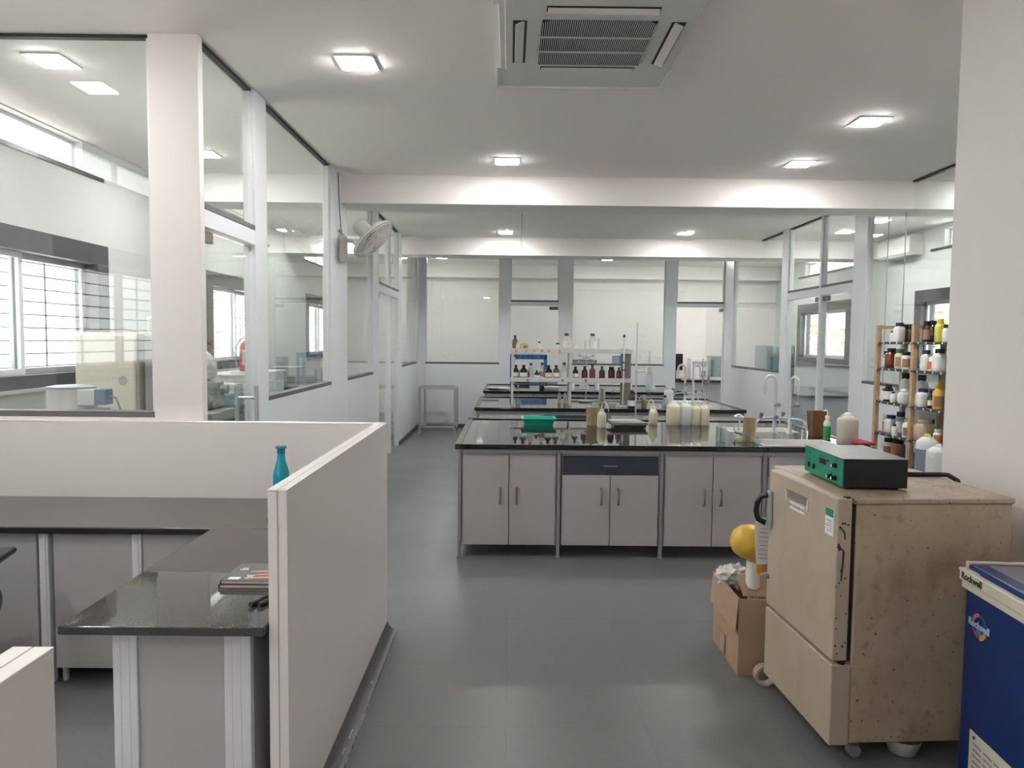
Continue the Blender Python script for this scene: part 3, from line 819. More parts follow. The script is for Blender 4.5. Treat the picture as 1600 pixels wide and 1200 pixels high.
low = [(.078, .036, .165, 'round', 'dark', 'black', 'labelw', 'very dark bottle with white label at the left end of the lower shelf tier'),
 (.173, .046, .165, 'round', 'dark', 'black', 'labelw', 'wider very dark bottle second from the left on the lower shelf tier'),
 (.262, .040, .190, 'round', 'ware', 'navy', None, 'clear bottle with navy cap third on the lower shelf tier'),
 (.335, .032, .10, 'round', 'dark', 'black', 'labelw', 'short dark bottle between two clear navy capped bottles'),
 (.400, .038, .195, 'round', 'ware', 'navy', 'labelb', 'clear bottle with navy cap right of the short dark bottle'),
 (.478, .044, .165, 'round', 'dark', 'black', 'labelw', 'dark bottle with broad white label left of the slim brown one'),
 (.573, .040, .165, 'round', 'amberlite', 'black', 'labelw', 'brown bottle with long white label beside the tall clear bottle'),
 (.668, .043, .200, 'round', 'ware', 'navy', 'labelw', 'tall clear bottle with navy cap left of the middle shelf upright'),
 (.808, .037, .150, 'round', 'dark', 'black', 'labelw', 'black bottle with white label just right of the middle shelf upright'),
 (.918, .037, .158, 'round', 'amber', 'black', None, 'amber bottle second from the middle upright on the lower tier'),
 (1.015, .038, .180, 'round', 'amberlite', 'black', None, 'tallest reddish amber bottle in the right half of the lower tier'),
 (1.130, .036, .158, 'round', 'amber', 'black', None, 'amber bottle right of the tallest one on the lower tier'),
 (1.250, .042, .150, 'jar', 'amber', 'black', None, 'broad dark amber jar near the right end of the lower tier'),
 (1.335, .030, .145, 'round', 'amberlite', 'black', None, 'small amber bottle against the end board of the lower tier')]
for i, (x, r, h, k, b, c, l, t) in enumerate(low):
    bottle('reagent_bottle', t, 'bottle', (x, SY - (.03 if i % 2 else .0), S1), r, h, k, b, c, l, G1)
up = [(.065, .034, .175, 'round', 'amberlite', 'black', None, 'brown bottle at the left end of the upper shelf tier', -.0),
 (.095, .020, .085, 'slim', 'white', 'white', None, 'tiny white bottle in front of the brown one on the upper tier', -.07),
 (.150, .024, .075, 'jar', 'yellow', 'yellow', None, 'small yellow jar on the upper shelf tier', 0),
 (.195, .030, .085, 'jar', 'ware', 'offwhite', 'labelb', 'small clear jar right of the yellow jar on the upper tier', 0),
 (.360, .030, .100, 'round', 'white', 'black', None, 'white dropper bottle with black top on the upper tier', 0),
 (.588, .030, .085, 'jar', 'white', 'black', None, 'small white jar with dark cap on the upper tier', 0),
 (.693, .044, .205, 'slim', 'paleyel', 'navy', 'labelw', 'large pale yellow bottle with navy cap on the upper tier', 0),
 (.745, .016, .140, 'slim', 'white', 'white', None, 'slim white bottle right of the pale yellow one', -.06),
 (.819, .024, .078, 'slim', 'white', 'white', None, 'small white squeeze bottle alone on the upper tier', 0),
 (1.010, .046, .205, 'slim', 'ware', 'navy', 'labelw', 'large clear bottle with navy cap on the upper tier', 0)]
for x, r, h, k, b, c, l, t, dy in up:
    bottle('reagent_bottle', t, 'bottle', (x, SY + dy, S2), r, h, k, b, c, l, G2)
def cylinder(label, loc, r, h, m='ware', group=None):
    o = thing('measuring_cylinder', loc, label, 'cylinder', group)
    MB().lathe([(r, .006), (r, h), (r*1.15, h + .004)], seg=14, capb=False, capt=False).build('tube', m, o)
    MB().lathe([(r*1.7, 0), (r*1.7, .005), (r, .012)], seg=6).build('foot', m, o)
    return o
cylinder('thin clear measuring cylinder left of the large clear bottle, upper tier', (.925, SY, S2), .014, .125)
cylinder('thin clear measuring cylinder right of the large clear bottle, upper tier', (1.085, SY, S2), .015, .15)
# rods and filler on shelf
# on the middle bench top ---------------------------------------------------
def vol_flask(label, loc, r, h, m='ware', liquid=None):
    o = thing('volumetric_flask', loc, label, 'flask', 'volumetric flasks on the middle bench')
    p = [(r*.55, 0)]
    for i in range(9):
        a = -PI/2 + .5 + (PI - .5)*i/8
        p.append((max(.009, r*math.cos(a)), r*.88 + r*math.sin(a)))
    p += [(.009, r*2.1), (.008, h*.93)]
    MB().lathe(p, seg=18, capt=False).build('bulb', m, o)
    MB().lathe([(.008, h*.93), (.011, h*.94), (.012, h)], seg=10).build('stopper', 'white', o)
    MB().lathe([(r*.5, .003), (r*.9, r*.5), (r*.95, r*.8)], seg=18).build('liquid', 'winglass', o)
    return o
vol_flask('small volumetric flask near the left foot of the bench shelf', (.105, 8.66, BT), .038, .25)
vol_flask('round volumetric flask left of the yellowish bottle', (1.02, 8.62, BT), .062, .32)
vol_flask('round volumetric flask right of the yellowish bottle', (1.235, 8.64, BT), .062, .32)
for x, l in ((.630, 'white plastic cylinder on the middle bench, left of the pair'), (.70, 'white plastic cylinder on the middle bench, right of the pair')):
    bottle('sample_bottle', l, 'bottle', (x, 9.09, BT), .022, .13, 'slim', 'offwhite', 'white', None, 'pair of white cylinders on the middle bench')
bottle('sample_bottle', 'yellowish plastic bottle between the two round flasks', 'bottle', (1.17, 9.12, BT), .040, .195, 'slim', 'hdpe', 'hdpe')
bottle('reagent_bottle', 'dark amber bottle with white label behind the retort rod', 'bottle', (1.44, 8.50, BT), .046, .215, 'round', 'dark', 'black', 'labelw')
bottle('reagent_bottle', 'clear bottle with navy cap right of the dark amber bottle', 'bottle', (1.535, 8.57, BT), .032, .155, 'round', 'ware', 'navy')
bottle('reagent_bottle', 'olive liquid bottle beside the burette on the middle bench', 'bottle', (1.615, 8.64, BT), .036, .15, 'round', 'olive', 'offwhite')
bottle('reagent_bottle', 'clear bottle with navy cap standing alone right of the burette', 'bottle', (1.855, 8.60, BT), .040, .150, 'round', 'ware', 'navy')
bottle('sample_bottle', 'whitish translucent bottle behind the lone navy capped one', 'bottle', (1.975, 8.95, BT), .055, .235, 'slim', 'hdpewhite', 'white', sq=4)
def burette(label, loc, h, stand='whitemetal'):
    o = thing('burette_stand', loc, label, 'burette', 'burettes on the middle bench')
    MB().box(-.07, .07, -.05, .05, 0, .02, .004).build('base', 'ceramic', o)
    MB().cyl((0, .03, .02), (0, .03, h*.78), .006, seg=8).build('rod', stand, o)
    cl = MB().box(-.02, .02, -.01, .035, h*.60, h*.625, .002).box(-.02, .02, -.01, .035, h*.50, h*.525, .002).build('clamp', 'black', o)
    MB().lathe([(.004, h*.22), (.004, h*.30), (.011, h*.32), (.011, h*.96)], seg=12).build('tube', 'hdpewhite', o)
    MB().lathe([(.012, h*.96), (.016, h*.97), (.010, h)], seg=10).build('top_valve', 'black', o)
    return o
burette('white burette on a stand in front of the right end of the bench shelf', (1.362, 8.645, BT), .865)
# double burette clamp seen between the tiers
b2 = thing('clamp_stand', (.985, 9.30, BT), 'thin stand with a butterfly clamp behind the bench shelf', 'stand')
MB().box(-.09, .09, -.06, .06, 0, .018, .004).build('base', 'greymetal', b2)
MB().cyl((0, 0, .018), (0, 0, .70), .006, seg=8).build('rod', 'steel', b2)
MB().tube([(-.09, -.01, .60), (-.03, -.01, .575), (0, -.01, .57), (.03, -.01, .575), (.09, -.01, .60)], .006, 6).tube([(-.09, -.01, .54), (-.03, -.01, .565), (.03, -.01, .565), (.09, -.01, .54)], .006, 6).ball((-.09, -.01, .60), .016, 8).ball((.09, -.01, .60), .016, 8).ball((-.09, -.01, .54), .016, 8).ball((.09, -.01, .54), .016, 8).build('butterfly_clamp', 'greymetal', b2)

# on the nearest bench ------------------------------------------------------
tr = thing('tray', (.277, 6.77, BT), 'shallow teal green plastic tray on the nearest bench', 'tray')
t = MB()
def ring_rect(a, b, z): return [(-a, -b, z), (a, -b, z), (a, b, z), (-a, b, z)]
def loft(mb, loops):
    t_ = bmesh.new(); R_ = [[t_.verts.new(p) for p in l] for l in loops]
    n = len(loops[0])
    for p, q in zip(R_[:-1], R_[1:]):
        for i in range(n): t_.faces.new((p[i], p[(i+1) % n], q[(i+1) % n], q[i]))
    t_.faces.new(R_[-1]); t_.faces.new(R_[0][::-1])
    bmesh.ops.recalc_face_normals(t_, faces=t_.faces)
    mb._merge(t_); return mb
loft(t, [ring_rect(.130, .095, 0), ring_rect(.145, .110, .064), ring_rect(.162, .127, .064), ring_rect(.162, .127, .058), ring_rect(.160, .125, .058), ring_rect(.160, .125, .068), ring_rect(.141, .106, .068), ring_rect(.127, .092, .006)])
t.build('shell', 'teal', tr, smooth=False)
def beaker(label, loc, r, h, m, group=None, grad=True):
    o = thing('beaker', loc, label, 'beaker', group)
    MB().lathe([(r*.93, 0), (r, .008), (r, h*.94), (r*1.08, h), (r*1.04, h), (r*.96, h*.93), (r*.95, .012), (.001, .008)], seg=20, capt=False).build('wall', m, o)
    return o
o = thing('jug', (.785, 6.76, BT), 'tan stained plastic measuring jug behind the wash bottle', 'jug')
MB().lathe([(.056, 0), (.058, .01), (.068, .165), (.070, .167), (.065, .165), (.055, .012), (.001, .008)], seg=24, capt=False).build('wall', 'wareamber', o)
MB().tube([(.066, 0, .14), (.10, -.0, .135), (.10, 0, .06), (.062, 0, .05)], .006, 8).build('handle', 'wareamber', o)
def wash(label, loc, r, h, rz):
    o = bottle('wash_bottle', label, 'bottle', loc, r, h, 'wash', 'hdpe' if rz else 'hdpewhite', 'offwhite', None, 'squeeze wash bottles on the nearest bench', rz)
    MB().tube([(0, 0, h*.98), (0, 0, h + .03), (.006, 0, h + .055), (.022, 0, h + .07), (.04, 0, h + .06), (.055, 0, h + .02), (.064, 0, h - .02)], [.007, .006, .006, .006, .005, .004, .003], 8).build('nozzle', 'offwhite', o)
    return o
wash('yellowish squeeze wash bottle left of the retort stand', (.845, 6.58, BT), .042, .165, .001)
wash('white squeeze wash bottle right of the retort stand', (1.375, 6.88, BT), .042, .165, PI)
rs = thing('retort_stand', (1.10, 6.62, BT), 'retort stand with rusty base and tall rod carrying a clamp', 'stand')
MB().prism([(-.165, -.13), (.155, -.13), (.12, .13), (-.185, .13)], 'z', .03, .055, .004).build('base', 'shelfside', rs)
MB().box(-.15, .14, -.10, .10, .005, .03).build('under_plate', 'dark', rs)
MB().prism([(-.17, .02), (.10, .03), (.085, .125), (-.182, .125)], 'z', .0555, .060, .001).build('white_plate', 'ceramic', rs)
MB().cyl((.077, .10, .055), (.077, .10, .96), .0075, seg=10).build('rod', 'steel', rs)
cl = MB().box(.060, .096, .06, .12, .50, .53, .004).cyl((.077, .07, .515), (.16, -.0, .515), .008).box(.15, .20, -.04, .02, .49, .56, .006).cyl((.075, .09, .515), (.035, .05, .53), .006, .01).build('clamp', 'whitemetal', rs)
MB().lathe([(.003, .14), (.004, .25), (.008, .27), (.020, .34), (.034, .40), (.036, .45), (.026, .50), (.010, .52), (.010, .70)], c=(.175, -.01, 0), seg=14).build('separating_funnel', 'ware', rs)
tag(MB().tube([(2.06, 6.60, BT + .006), (2.02, 6.45, BT + .006), (1.98, 6.30, BT + .006), (2.00, 6.12, BT + .006), (1.95, 5.95, BT + .006), (1.84, 5.80, BT + .006), (1.77, 5.68, BT + .006), (1.745, 5.56, BT + .006)], .0055, 8).build('rubber_tubing', 'black'),
    'thin black rubber tubing lying on the nearest bench by the beakers', 'tubing')
def jerry(label, loc, w, d, h, m, cap, group=None, rz=0.0, handle=True, fill=None):
    o = thing('jerrycan', loc, label, 'container', group, rz)
    def rr(a, b, z, c): 
        return [(-a + c, -b, z), (a - c, -b, z), (a, -b + c, z), (a, b - c, z), (a - c, b, z), (-a + c, b, z), (-a, b - c, z), (-a, -b + c, z)]
    c = w*.22
    loft(MB(), [rr(w/2*.95, d/2*.95, 0, c), rr(w/2, d/2, .008, c), rr(w/2, d/2, h*.74, c), rr(w/2*.93, d/2*.93, h*.81, c), rr(w*.24, d*.26, h*.91, c*.5), rr(w*.15, d*.17, h*.925, c*.35)]).build('body', m, o)
    MB().lathe([(w*.20, h*.91), (w*.21, h*.915), (w*.20, h*.97), (w*.14, h)], seg=14).build('cap', cap, o)
    if fill: loft(MB(), [rr(w/2 + .0012, d/2 + .0012, .010, c), rr(w/2 + .0012, d/2 + .0012, h*.62, c)]).build('liquid_level', fill, o)
    if handle: MB().tube([(-w*.36, 0, h*.76), (-w*.36, 0, h*.88), (-w*.28, 0, h*.93), (-w*.17, 0, h*.93)], w*.05, 8).build('handle', m, o)
    return o
GJ = 'plastic cans in a row on the nearest bench'
jerry('yellowish plastic can at the left end of the row of four', (1.557, 6.84, BT), .125, .11, .225, 'hdpe', 'hdpewhite', GJ)
jerry('clear whitish plastic can second in the row of four', (1.675, 6.85, BT), .098, .10, .228, 'hdpewhite', 'white', GJ)
jerry('yellowish slim plastic can third in the row of four', (1.768, 6.85, BT), .080, .09, .198, 'hdpe', 'offwhite', GJ, handle=False)
jerry('cream slim plastic can at the right end of the row of four', (1.855, 6.86, BT), .086, .09, .198, 'hdpe', 'hdpewhite', GJ, handle=False)
beaker('clear tall beaker left of the cotton topped funnel', (1.665, 5.655, BT), .040, .125, 'ware')
beaker('clear beaker just behind the tall clear one', (1.70, 5.775, BT), .036, .10, 'ware')
ff = thing('filter_flask', (1.815, 5.68, BT), 'glass flask with pale yellow liquid and cotton stuffed funnel', 'flask')
MB().lathe([(.030, 0), (.033, .006), (.030, .05), (.012, .10), (.010, .13)], seg=18, capt=False).build('body', 'ware', ff)
MB().lathe([(.028, .003), (.030, .03), (.026, .04)], seg=18).build('liquid', 'paleyel', ff)
MB().lathe([(.006, .10), (.007, .165), (.030, .20)], seg=16, capb=False, capt=False).build('funnel', 'hdpewhite', ff)
MB().ball((-.008, 0, .205), (.035, .028, .018), 10).ball((.012, .0, .20), (.026, .025, .014), 10).ball((-.012, -.01, .215), (.02, .018, .014), 8).build('cotton_wool', 'paper', ff)
beaker('tan stained tall beaker beside the front sink', (1.925, 5.77, BT), .050, .19, 'wareamber')
beaker('tiny clear beaker in front of the tan beaker, left one', (1.870, 5.60, BT), .024, .062, 'ware')
beaker('tiny clear beaker in front of the tan beaker, right one', (1.935, 5.585, BT), .023, .066, 'ware')
o = thing('bin', (2.62, 6.13, BT), 'brown open plastic box at the right end of the nearest bench', 'box')
loft(MB(), [ring_rect(.052, .052, 0), ring_rect(.064, .064, .205), ring_rect(.066, .066, .21), ring_rect(.061, .061, .21), ring_rect(.050, .050, .008)]).build('shell', 'brownpl', o, smooth=False)
sp = bottle('soap_bottle', 'hand soap bottle with white pump and green liquid by the sink', 'bottle', (2.63, 5.955, BT), .029, .19, 'slim', 'soapclear', 'white')
MB().lathe([(.0295, .005), (.0302, .012), (.0302, .105)], seg=18).build('soap', 'green', sp)
MB().tube([(0, 0, .185), (0, 0, .225), (-.01, 0, .235), (-.035, 0, .230)], .006, 8).build('pump', 'white', sp)
jerry('squat pinkish tan plastic can at the bench corner', (2.66, 5.66, BT), .140, .13, .245, 'jerrytan', 'white', None)
rc = MB()
rc.prism([(-.07, -.10), (.06, -.12), (.08, .10), (-.05, .13)], 'z', 0, .022, .008, TR(2.73, 5.60, BT + .010)@RZ(.2))
tag(rc.build('cleaning_cloth', 'redcloth'), 'crimson cloth lying on the right end of the nearest bench', 'cloth')
tag(MB().tube([(2.66, 5.46, BT + .016), (2.71, 5.45, BT + .02), (2.745, 5.46, BT + .016)], [.010, .016, .008], 8).build('rubber_stopper', 'black'), 'black rubber tube end in front of the crimson cloth', 'tube')

# on the farthest bench -----------------------------------------------------
for i, (x, y, rz, l) in enumerate(((-.24, 11.75, .15, 'loose white papers at the left end of the farthest bench, lower sheets'), (-.16, 11.62, -.25, 'loose white papers at the left end of the farthest bench, top sheets'))):
    o = thing('paper_pile', (x, y, BT + .012*i + .0005), l, 'papers', None, rz)
    for k in range(3):
        MB().box(-.15, .15, -.105, .105, .004*k, .004*k + .0035, 0, RZ(.12*k - .1)).build('sheet', 'paper' if k != 1 else 'papergrey', o)
bottle('reagent_bottle', 'black bottle on the farthest bench under the shelf', 'bottle', (.52, 11.60, BT), .042, .15, 'round', 'dark', 'black')
o = thing('tray', (.68, 11.75, BT), 'shallow white tray beside the black bottle on the farthest bench', 'tray')
loft(MB(), [ring_rect(.10, .08, 0), ring_rect(.12, .10, .035), ring_rect(.115, .095, .035), ring_rect(.095, .075, .005)]).build('shell', 'white', o, smooth=False)
for x, l in ((1.22, 'white box on the farthest bench, left of the small bottles'), (2.30, 'white box on the farthest bench near its right end')):
    o = thing('box', (x, 11.8, BT), l, 'box')
    MB().box(-.07, .07, -.06, .06, 0, .05, .004).build('body', 'white', o); MB().box(-.072, .072, -.062, .062, .05, .066, .004).build('lid', 'offwhite', o)
for x, h, l in ((1.02, .12, 'small white bottle behind the left round flask, farthest bench'), (1.42, .16, 'white bottle behind the shelf end board, farthest bench'), (1.95, .22, 'tall translucent bottle on the farthest bench')):
    bottle('sample_bottle', l, 'bottle', (x, 11.7, BT), .035, h, 'slim', 'hdpewhite', 'white')

# ------------------------------------------------------------------ reagent rack at the right
RXF, RXB = 3.60, 3.86
SH = (.545, .795, 1.098, 1.418, 1.668)
rk = thing('reagent_rack', (3.73, 6.48, 0), 'tall wooden rack of chemical bottles by the right partition', 'rack')
for y in (.60, -.03, -.64):
    for x in (-.13, .13):
        MB().box(x - .02, x + .02, y - .022, y + .022, 0, 1.83, .003).build('post', 'wood', rk)
for y in (.60, -.03, -.64):
    MB().box(-.11, .11, y - .012, y + .012, 1.795, 1.825, .003).build('top_rail', 'wood', rk)
for z in SH:
    s_ = MB().box(-.15, .15, -.66, .62, z - .022, z, .002).build('shelf_board', 'rackshelf', rk)
    lip = MB()
    for k in range(11):
        y = -.60 + .118*k
        lip.cyl((-.151, y, z - .010), (-.156, y, z - .010), .010, .007, 8)
    lip.build('price_stud', 'white', s_)
def rackset(z, rows, tier):
    for y, r, h, k, b, c, l, sq, dx, t in rows:
        bx_ = 3.604 + r + dx
        y = min(7.095 - r - .02, y*bx_/3.66)
        bottle('chemical_bottle', t, 'bottle', (bx_, y, z), r, h, k, b, c, l, 'chemical bottles on the %s tier of the wooden rack' % tier, 0, 18, sq)
rackset(SH[4], [
 (7.02, .042, .110, 'jar', 'white', 'brownpl', 'labelw', 0, .08, 'white jar with brown lid at the far end of the top rack tier'),
 (6.82, .045, .180, 'jar', 'white', 'navy', 'labelw', 4, 0, 'white square bottle with navy cap on the top rack tier'),
 (6.71, .036, .165, 'jar', 'amber', 'black', None, 0, .06, 'brown jar with black lid next to the navy capped bottle, top tier'),
 (6.605, .036, .165, 'jar', 'dark', 'black', None, 0, .06, 'dark brown jar left of the middle post on the top tier'),
 (6.37, .038, .185, 'jar', 'amber', 'black', 'labelb', 0, .03, 'brown jar with black lid right of the middle post, top tier'),
 (6.28, .036, .190, 'jar', 'dark', 'black', None, 0, .07, 'very dark jar left of the lemon yellow bottle'),
 (6.175, .036, .195, 'jar', 'yellowbright', 'yellowbright', None, 4, 0, 'lemon yellow bottle on the top rack tier'),
 (6.07, .038, .150, 'jar', 'white', 'black', 'labelw', 0, .02, 'white bottle at the near end of the top rack tier')], 'top')
rackset(SH[3], [
 (7.055, .030, .160, 'jar', 'beige', 'black', 'labelw', 4, .03, 'beige bottle at the far end of the second rack tier'),
 (6.945, .050, .190, 'jar', 'amberlite', 'black', None, 4, 0, 'big purplish amber bottle on the second rack tier'),
 (6.79, .047, .185, 'jar', 'hdpe', 'green', 'labelb', 0, 0, 'cream jar with green lid on the second rack tier'),
 (6.675, .046, .160, 'jar', 'white', 'black', 'labelb', 0, 0, 'white jar with brown band and dark lid, second tier'),
 (6.36, .041, .180, 'jar', 'white', 'navy', 'labelw', 4, 0, 'white bottle with navy lid right of the middle post, second tier'),
 (6.265, .031, .150, 'slim', 'white', 'yellow', 'labelr', 4, .02, 'orange labelled bottle with yellow cap on the second rack tier'),
 (6.165, .048, .195, 'jar', 'white', 'black', 'labelw', 4, 0, 'big white bottle with black lid near the column, second tier')], 'second')
rackset(SH[2], [
 (7.06, .026, .115, 'slim', 'white', 'black', 'labelw', 0, .02, 'small white bottle at the far end of the third rack tier'),
 (6.97, .038, .165, 'jar', 'dark', 'black', 'labelw', 4, 0, 'black bottle with big white label on the third rack tier'),
 (6.885, .025, .100, 'slim', 'white', 'black', None, 0, 0, 'tiny white bottle with black cap on the third rack tier'),
 (6.82, .030, .130, 'slim', 'hdpewhite', 'greymetal', None, 4, .08, 'grey capped pale bottle on the third rack tier'),
 (6.675, .044, .280, 'jar', 'white', 'black', 'labelw', 4, .08, 'tall white bottle with black lid on the third rack tier'),
 (6.70, .043, .135, 'jar', 'white', 'white', 'labelw', 4, 0, 'low white carton shaped bottle on the third rack tier'),
 (6.385, .052, .160, 'jar', 'white', 'navy', 'labelw', 4, 0, 'broad white bottle with navy lid in front, third tier'),
 (6.41, .046, .270, 'jar', 'white', 'navy', 'labelw', 4, .13, 'tall white bottle with navy lid at the back, third tier'),
 (6.27, .028, .150, 'round', 'dark', 'black', 'labelw', 0, .03, 'small dark bottle left of the yellow one, third tier'),
 (6.155, .044, .210, 'slim', 'yellow', 'orange', 'labelb', 0, 0, 'yellow bottle with orange cap on the third rack tier')], 'third')
rackset(SH[1], [
 (7.03, .042, .165, 'jar', 'hdpe', 'offwhite', 'labelb', 0, .04, 'clear jar of brown powder at the far end of the fourth rack tier'),
 (6.90, .053, .170, 'jar', 'white', 'navy', 'labelw', 4, .03, 'broad white bottle with navy lid, fourth tier'),
 (6.835, .026, .105, 'slim', 'white', 'black', 'labelw', 0, -.03, 'small white bottle with black cap in front, fourth tier'),
 (6.735, .047, .215, 'jar', 'hdpegrey', 'navy', 'labelw', 0, .04, 'grey bottle with navy lid on the fourth rack tier'),
 (6.62, .040, .170, 'slim', 'white', 'yellow', 'labelb', 0, 0, 'white bottle with yellow cap and brown band, fourth tier'),
 (6.335, .076, .195, 'jar', 'beige', 'beige', None, 4, 0, 'big beige square jar on the fourth rack tier'),
 (6.22, .030, .190, 'round', 'dark', 'black', None, 0, .12, 'small very dark bottle behind the beige jar'),
 (6.14, .036, .130, 'jar', 'white', 'white', 'labelr', 0, .03, 'white capped jar near the column on the fourth rack tier')], 'fourth')
rackset(SH[0], [
 (7.05, .042, .125, 'jar', 'white', 'white', 'labelw', 5, .03, 'white carton like bottle at the far end of the lowest visible tier'),
 (6.93, .052, .195, 'jar', 'hdpewhite', 'black', 'labelb', 0, .03, 'clear jar with broad black lid on the lowest visible tier'),
 (6.755, .064, .205, 'jar', 'labelb', 'black', None, 0, .03, 'brown filled jar with black lid on the lowest visible tier'),
 (6.555, .034, .130, 'slim', 'white', 'white', 'labelw', 0, -.0, 'small white capped jar beside the middle post, lowest tier'),
 (6.395, .055, .15, 'jar', 'amber', 'black', None, 0, .09, 'purplish jar behind the grey plastic can')], 'lowest')
cr_ = thing('crate', (3.40, 5.77, 0), 'grey crate under the two plastic cans in front of the rack', 'crate')
MB().box(-.14, .14, -.20, .20, 0, .60, .008).build('body', 'greymetal', cr_)
jerry('blue grey filled plastic can with pale top in front of the rack', (3.40, 5.845, .6005), .133, .15, .322, 'hdpewhite', 'yellowbright', None, PI/2, True, 'hdpegrey')
jerry('pale grey filled plastic can nearest the white wall edge', (3.40, 5.688, .6005), .133, .15, .262, 'hdpewhite', 'white', None, PI/2, True, 'hdpewhite')
# ------------------------------------------------------------------ incubator
inc = thing('incubator', (1.335, 2.735, 0), 'large beige stained steel incubator with closed door', 'incubator', None, .055)
MB().box(0, .625, 0, .74, .09, 1.035, .008).build('body', 'incub', inc)
MB().box(-.012, .63, -.004, .744, 1.035, 1.057, .006).build('top_panel', 'incub', inc)
MB().box(-.018, 0, .01, .63, .42, 1.03, .0).build('door_seal', 'gap', inc)
door = MB().box(-.080, -.018, -.004, .625, .422, 1.060, .008).build('door', 'incdoor', inc)
MB().box(-.080, 0, -.004, .625, .085, .408, .006).build('lower_panel', 'incdoor', inc)
MB().box(-.060, -.012, .02, .60, 1.0325, 1.0345).build('seam', 'gap', inc)
# hinge cover with cracked, flaking sealant
cr = MB()
for pts in ([(-.070, .95), (-.058, .94), (-.048, .925), (-.046, .90)], [(-.072, .885), (-.062, .865), (-.05, .855), (-.052, .80), (-.056, .74)], [(-.074, .875), (-.066, .858)]):
    cr.tube([(x, -.0045, z) for x, z in pts], [.0018 + .0018*random.random() for _ in pts], 6)
for _ in range(16): 
    x, z = random.uniform(-.075, -.024), random.uniform(.45, 1.03); cr.ball((x, -.0045, z), .0022 + .002*random.random(), 6)
cr.build('crack', 'gap', door)
for z in (1.035, .415): MB().cyl((-.035, .012, z - .015), (-.035, .012, z + .028), .014, .014, 12).build('hinge', 'gap', inc)
MB().box(-.0835, -.0798, .245, .43, .972, 1.008, .001).build('maker_plate', 'shelfside', door)
for y in (.236, .437): MB().box(-.0835, -.0798, y - .006, y + .006, .955, .998, .001).build('plate_clip', 'ivory', door)
sl = MB().box(-.0815, -.0798, .265, .400, .930, .962).build('sign', 'paper', door)
MB().text('BOD INCUBATOR', .0165, TR(-.0816, .3325, .946) @ FACE_NEGX, .0004).build('lettering', 'ink', sl)
st = MB().box(-.0812, -.0798, .020, .085, .905, 1.010).build('asset_sticker', 'paper', door)
MB().box(-.0818, -.0812, .022, .083, .978, 1.009).build('green_band', 'ctrlgreen', st)
ll = MB()
for i in range(5): ll.box(-.0816, -.0812, .032, .032 + (.042, .03, .045, .02, .036)[i], .960 - .010*i, .963 - .010*i)
ll.build('print', 'tapgrey', st)
# lever handle at the free edge
hd = MB().box(-.0965, -.0795, .575, .612, .79, .965, .006).build('handle', 'greymetal', door)
MB().tube([(-.095, .60, .945), (-.12, .615, .935), (-.135, .625, .90), (-.138, .628, .86), (-.13, .622, .825), (-.10, .606, .81)], .013, 10).build('lever', 'blackgloss', hd)
MB().cyl((-.0795, .600, .56), (-.098, .600, .56), .012).build('bolt', 'tapgrey', door)
for x, y in ((.06, .07), (.57, .07), (.06, .67), (.57, .67)):
    MB().cyl((x, y - .014, .026), (x, y + .014, .026), .026, seg=16).box(x - .018, x + .018, y - .02, y + .02, .05, .092, .004).build('caster', 'tapgrey', inc)
tag(MB().tube([(1.60, 3.24, 1.068), (1.70, 3.225, 1.068), (1.85, 3.21, 1.068), (1.925, 3.20, 1.070), (1.955, 3.19, 1.070), (1.975, 3.15, 1.052), (1.985, 3.13, .99)], .0105, 10).build('power_cable', 'black'), 'thick black cable lying across the incubator top', 'cable')
pt = thing('floor_tub', (1.60, 2.83, 0), 'dim white bowl pushed under the incubator', 'bowl')
MB().lathe([(.03, 0), (.05, .01), (.072, .07), (.074, .075), (.069, .072), (.045, .014), (.001, .01)], seg=20, capt=False).build('shell', 'offwhite', pt)
# controller
ct = thing('controller_box', (1.352, 2.905, 1.0575), 'black control box with green front panel on the incubator', 'controller', None, -.03)
MB().box(.006, .262, 0, .405, .008, .123, .003).build('case', 'ctrl', ct)
MB().box(-.004, .266, -.003, .408, .1235, .1265, .001).build('lid', 'ctrltop', ct)
for x, y in ((.03, .03), (.23, .03), (.03, .37), (.23, .37)): MB().cyl((x, y, 0), (x, y, .008), .010).build('foot', 'black', ct)
pn = MB().box(0, .006, .002, .403, .010, .121, .001).build('front_panel', 'ctrlgreen', ct)
MB().box(-.0015, .0, .165, .235, .072, .096, .0005).build('display', 'redwin', pn)
for y, z in ((.062, .088), (.062, .036), (.105, .036)):
    k = MB().cyl((0, y, z), (-.012, y, z), .011, .010, 14).cyl((-.012, y, z), (-.020, y, z), .008, .008, 14)
    MB_ = k.build('knob', 'black', pn); MB().cyl((-.0202, y, z), (-.021, y, z), .0065, seg=12).build('knob_cap', 'white', MB_)
for y, z in ((.345, .046), (.29, .046)): MB().box(-.008, 0, y - .007, y + .007, z - .011, z + .011, .002).build('rocker_switch', 'black', pn)
MB().cyl((0, .14, .094), (-.004, .14, .094), .005).build('indicator', 'redwin', pn)
lt = MB()
for y, z, w in ((.345, .070, .018), (.29, .092, .018), (.20, .105, .04), (.062, .108, .026), (.105, .052, .02), (.345, .098, .012)): lt.box(-.0006, 0, y - w/2, y + w/2, z - .0015, z + .0015)
lt.build('print', 'ink', pn)
# clipped sheet behind the door edge
sh = thing('notice_sheet', (1.252, 3.46, .605), 'white printed sheet hanging beside the incubator handle', 'paper')
MB().box(-.045, .10, 0, .003, -.03, .20, 0, RY(-.06)).build('sheet', 'paper', sh)
l2 = MB()
for i in range(9): l2.box(-.038, .09, -.0008, 0, .165 - .021*i, .1665 - .021*i, 0, RY(-.06) @ RY(.12))
l2.build('print', 'ink', sh)

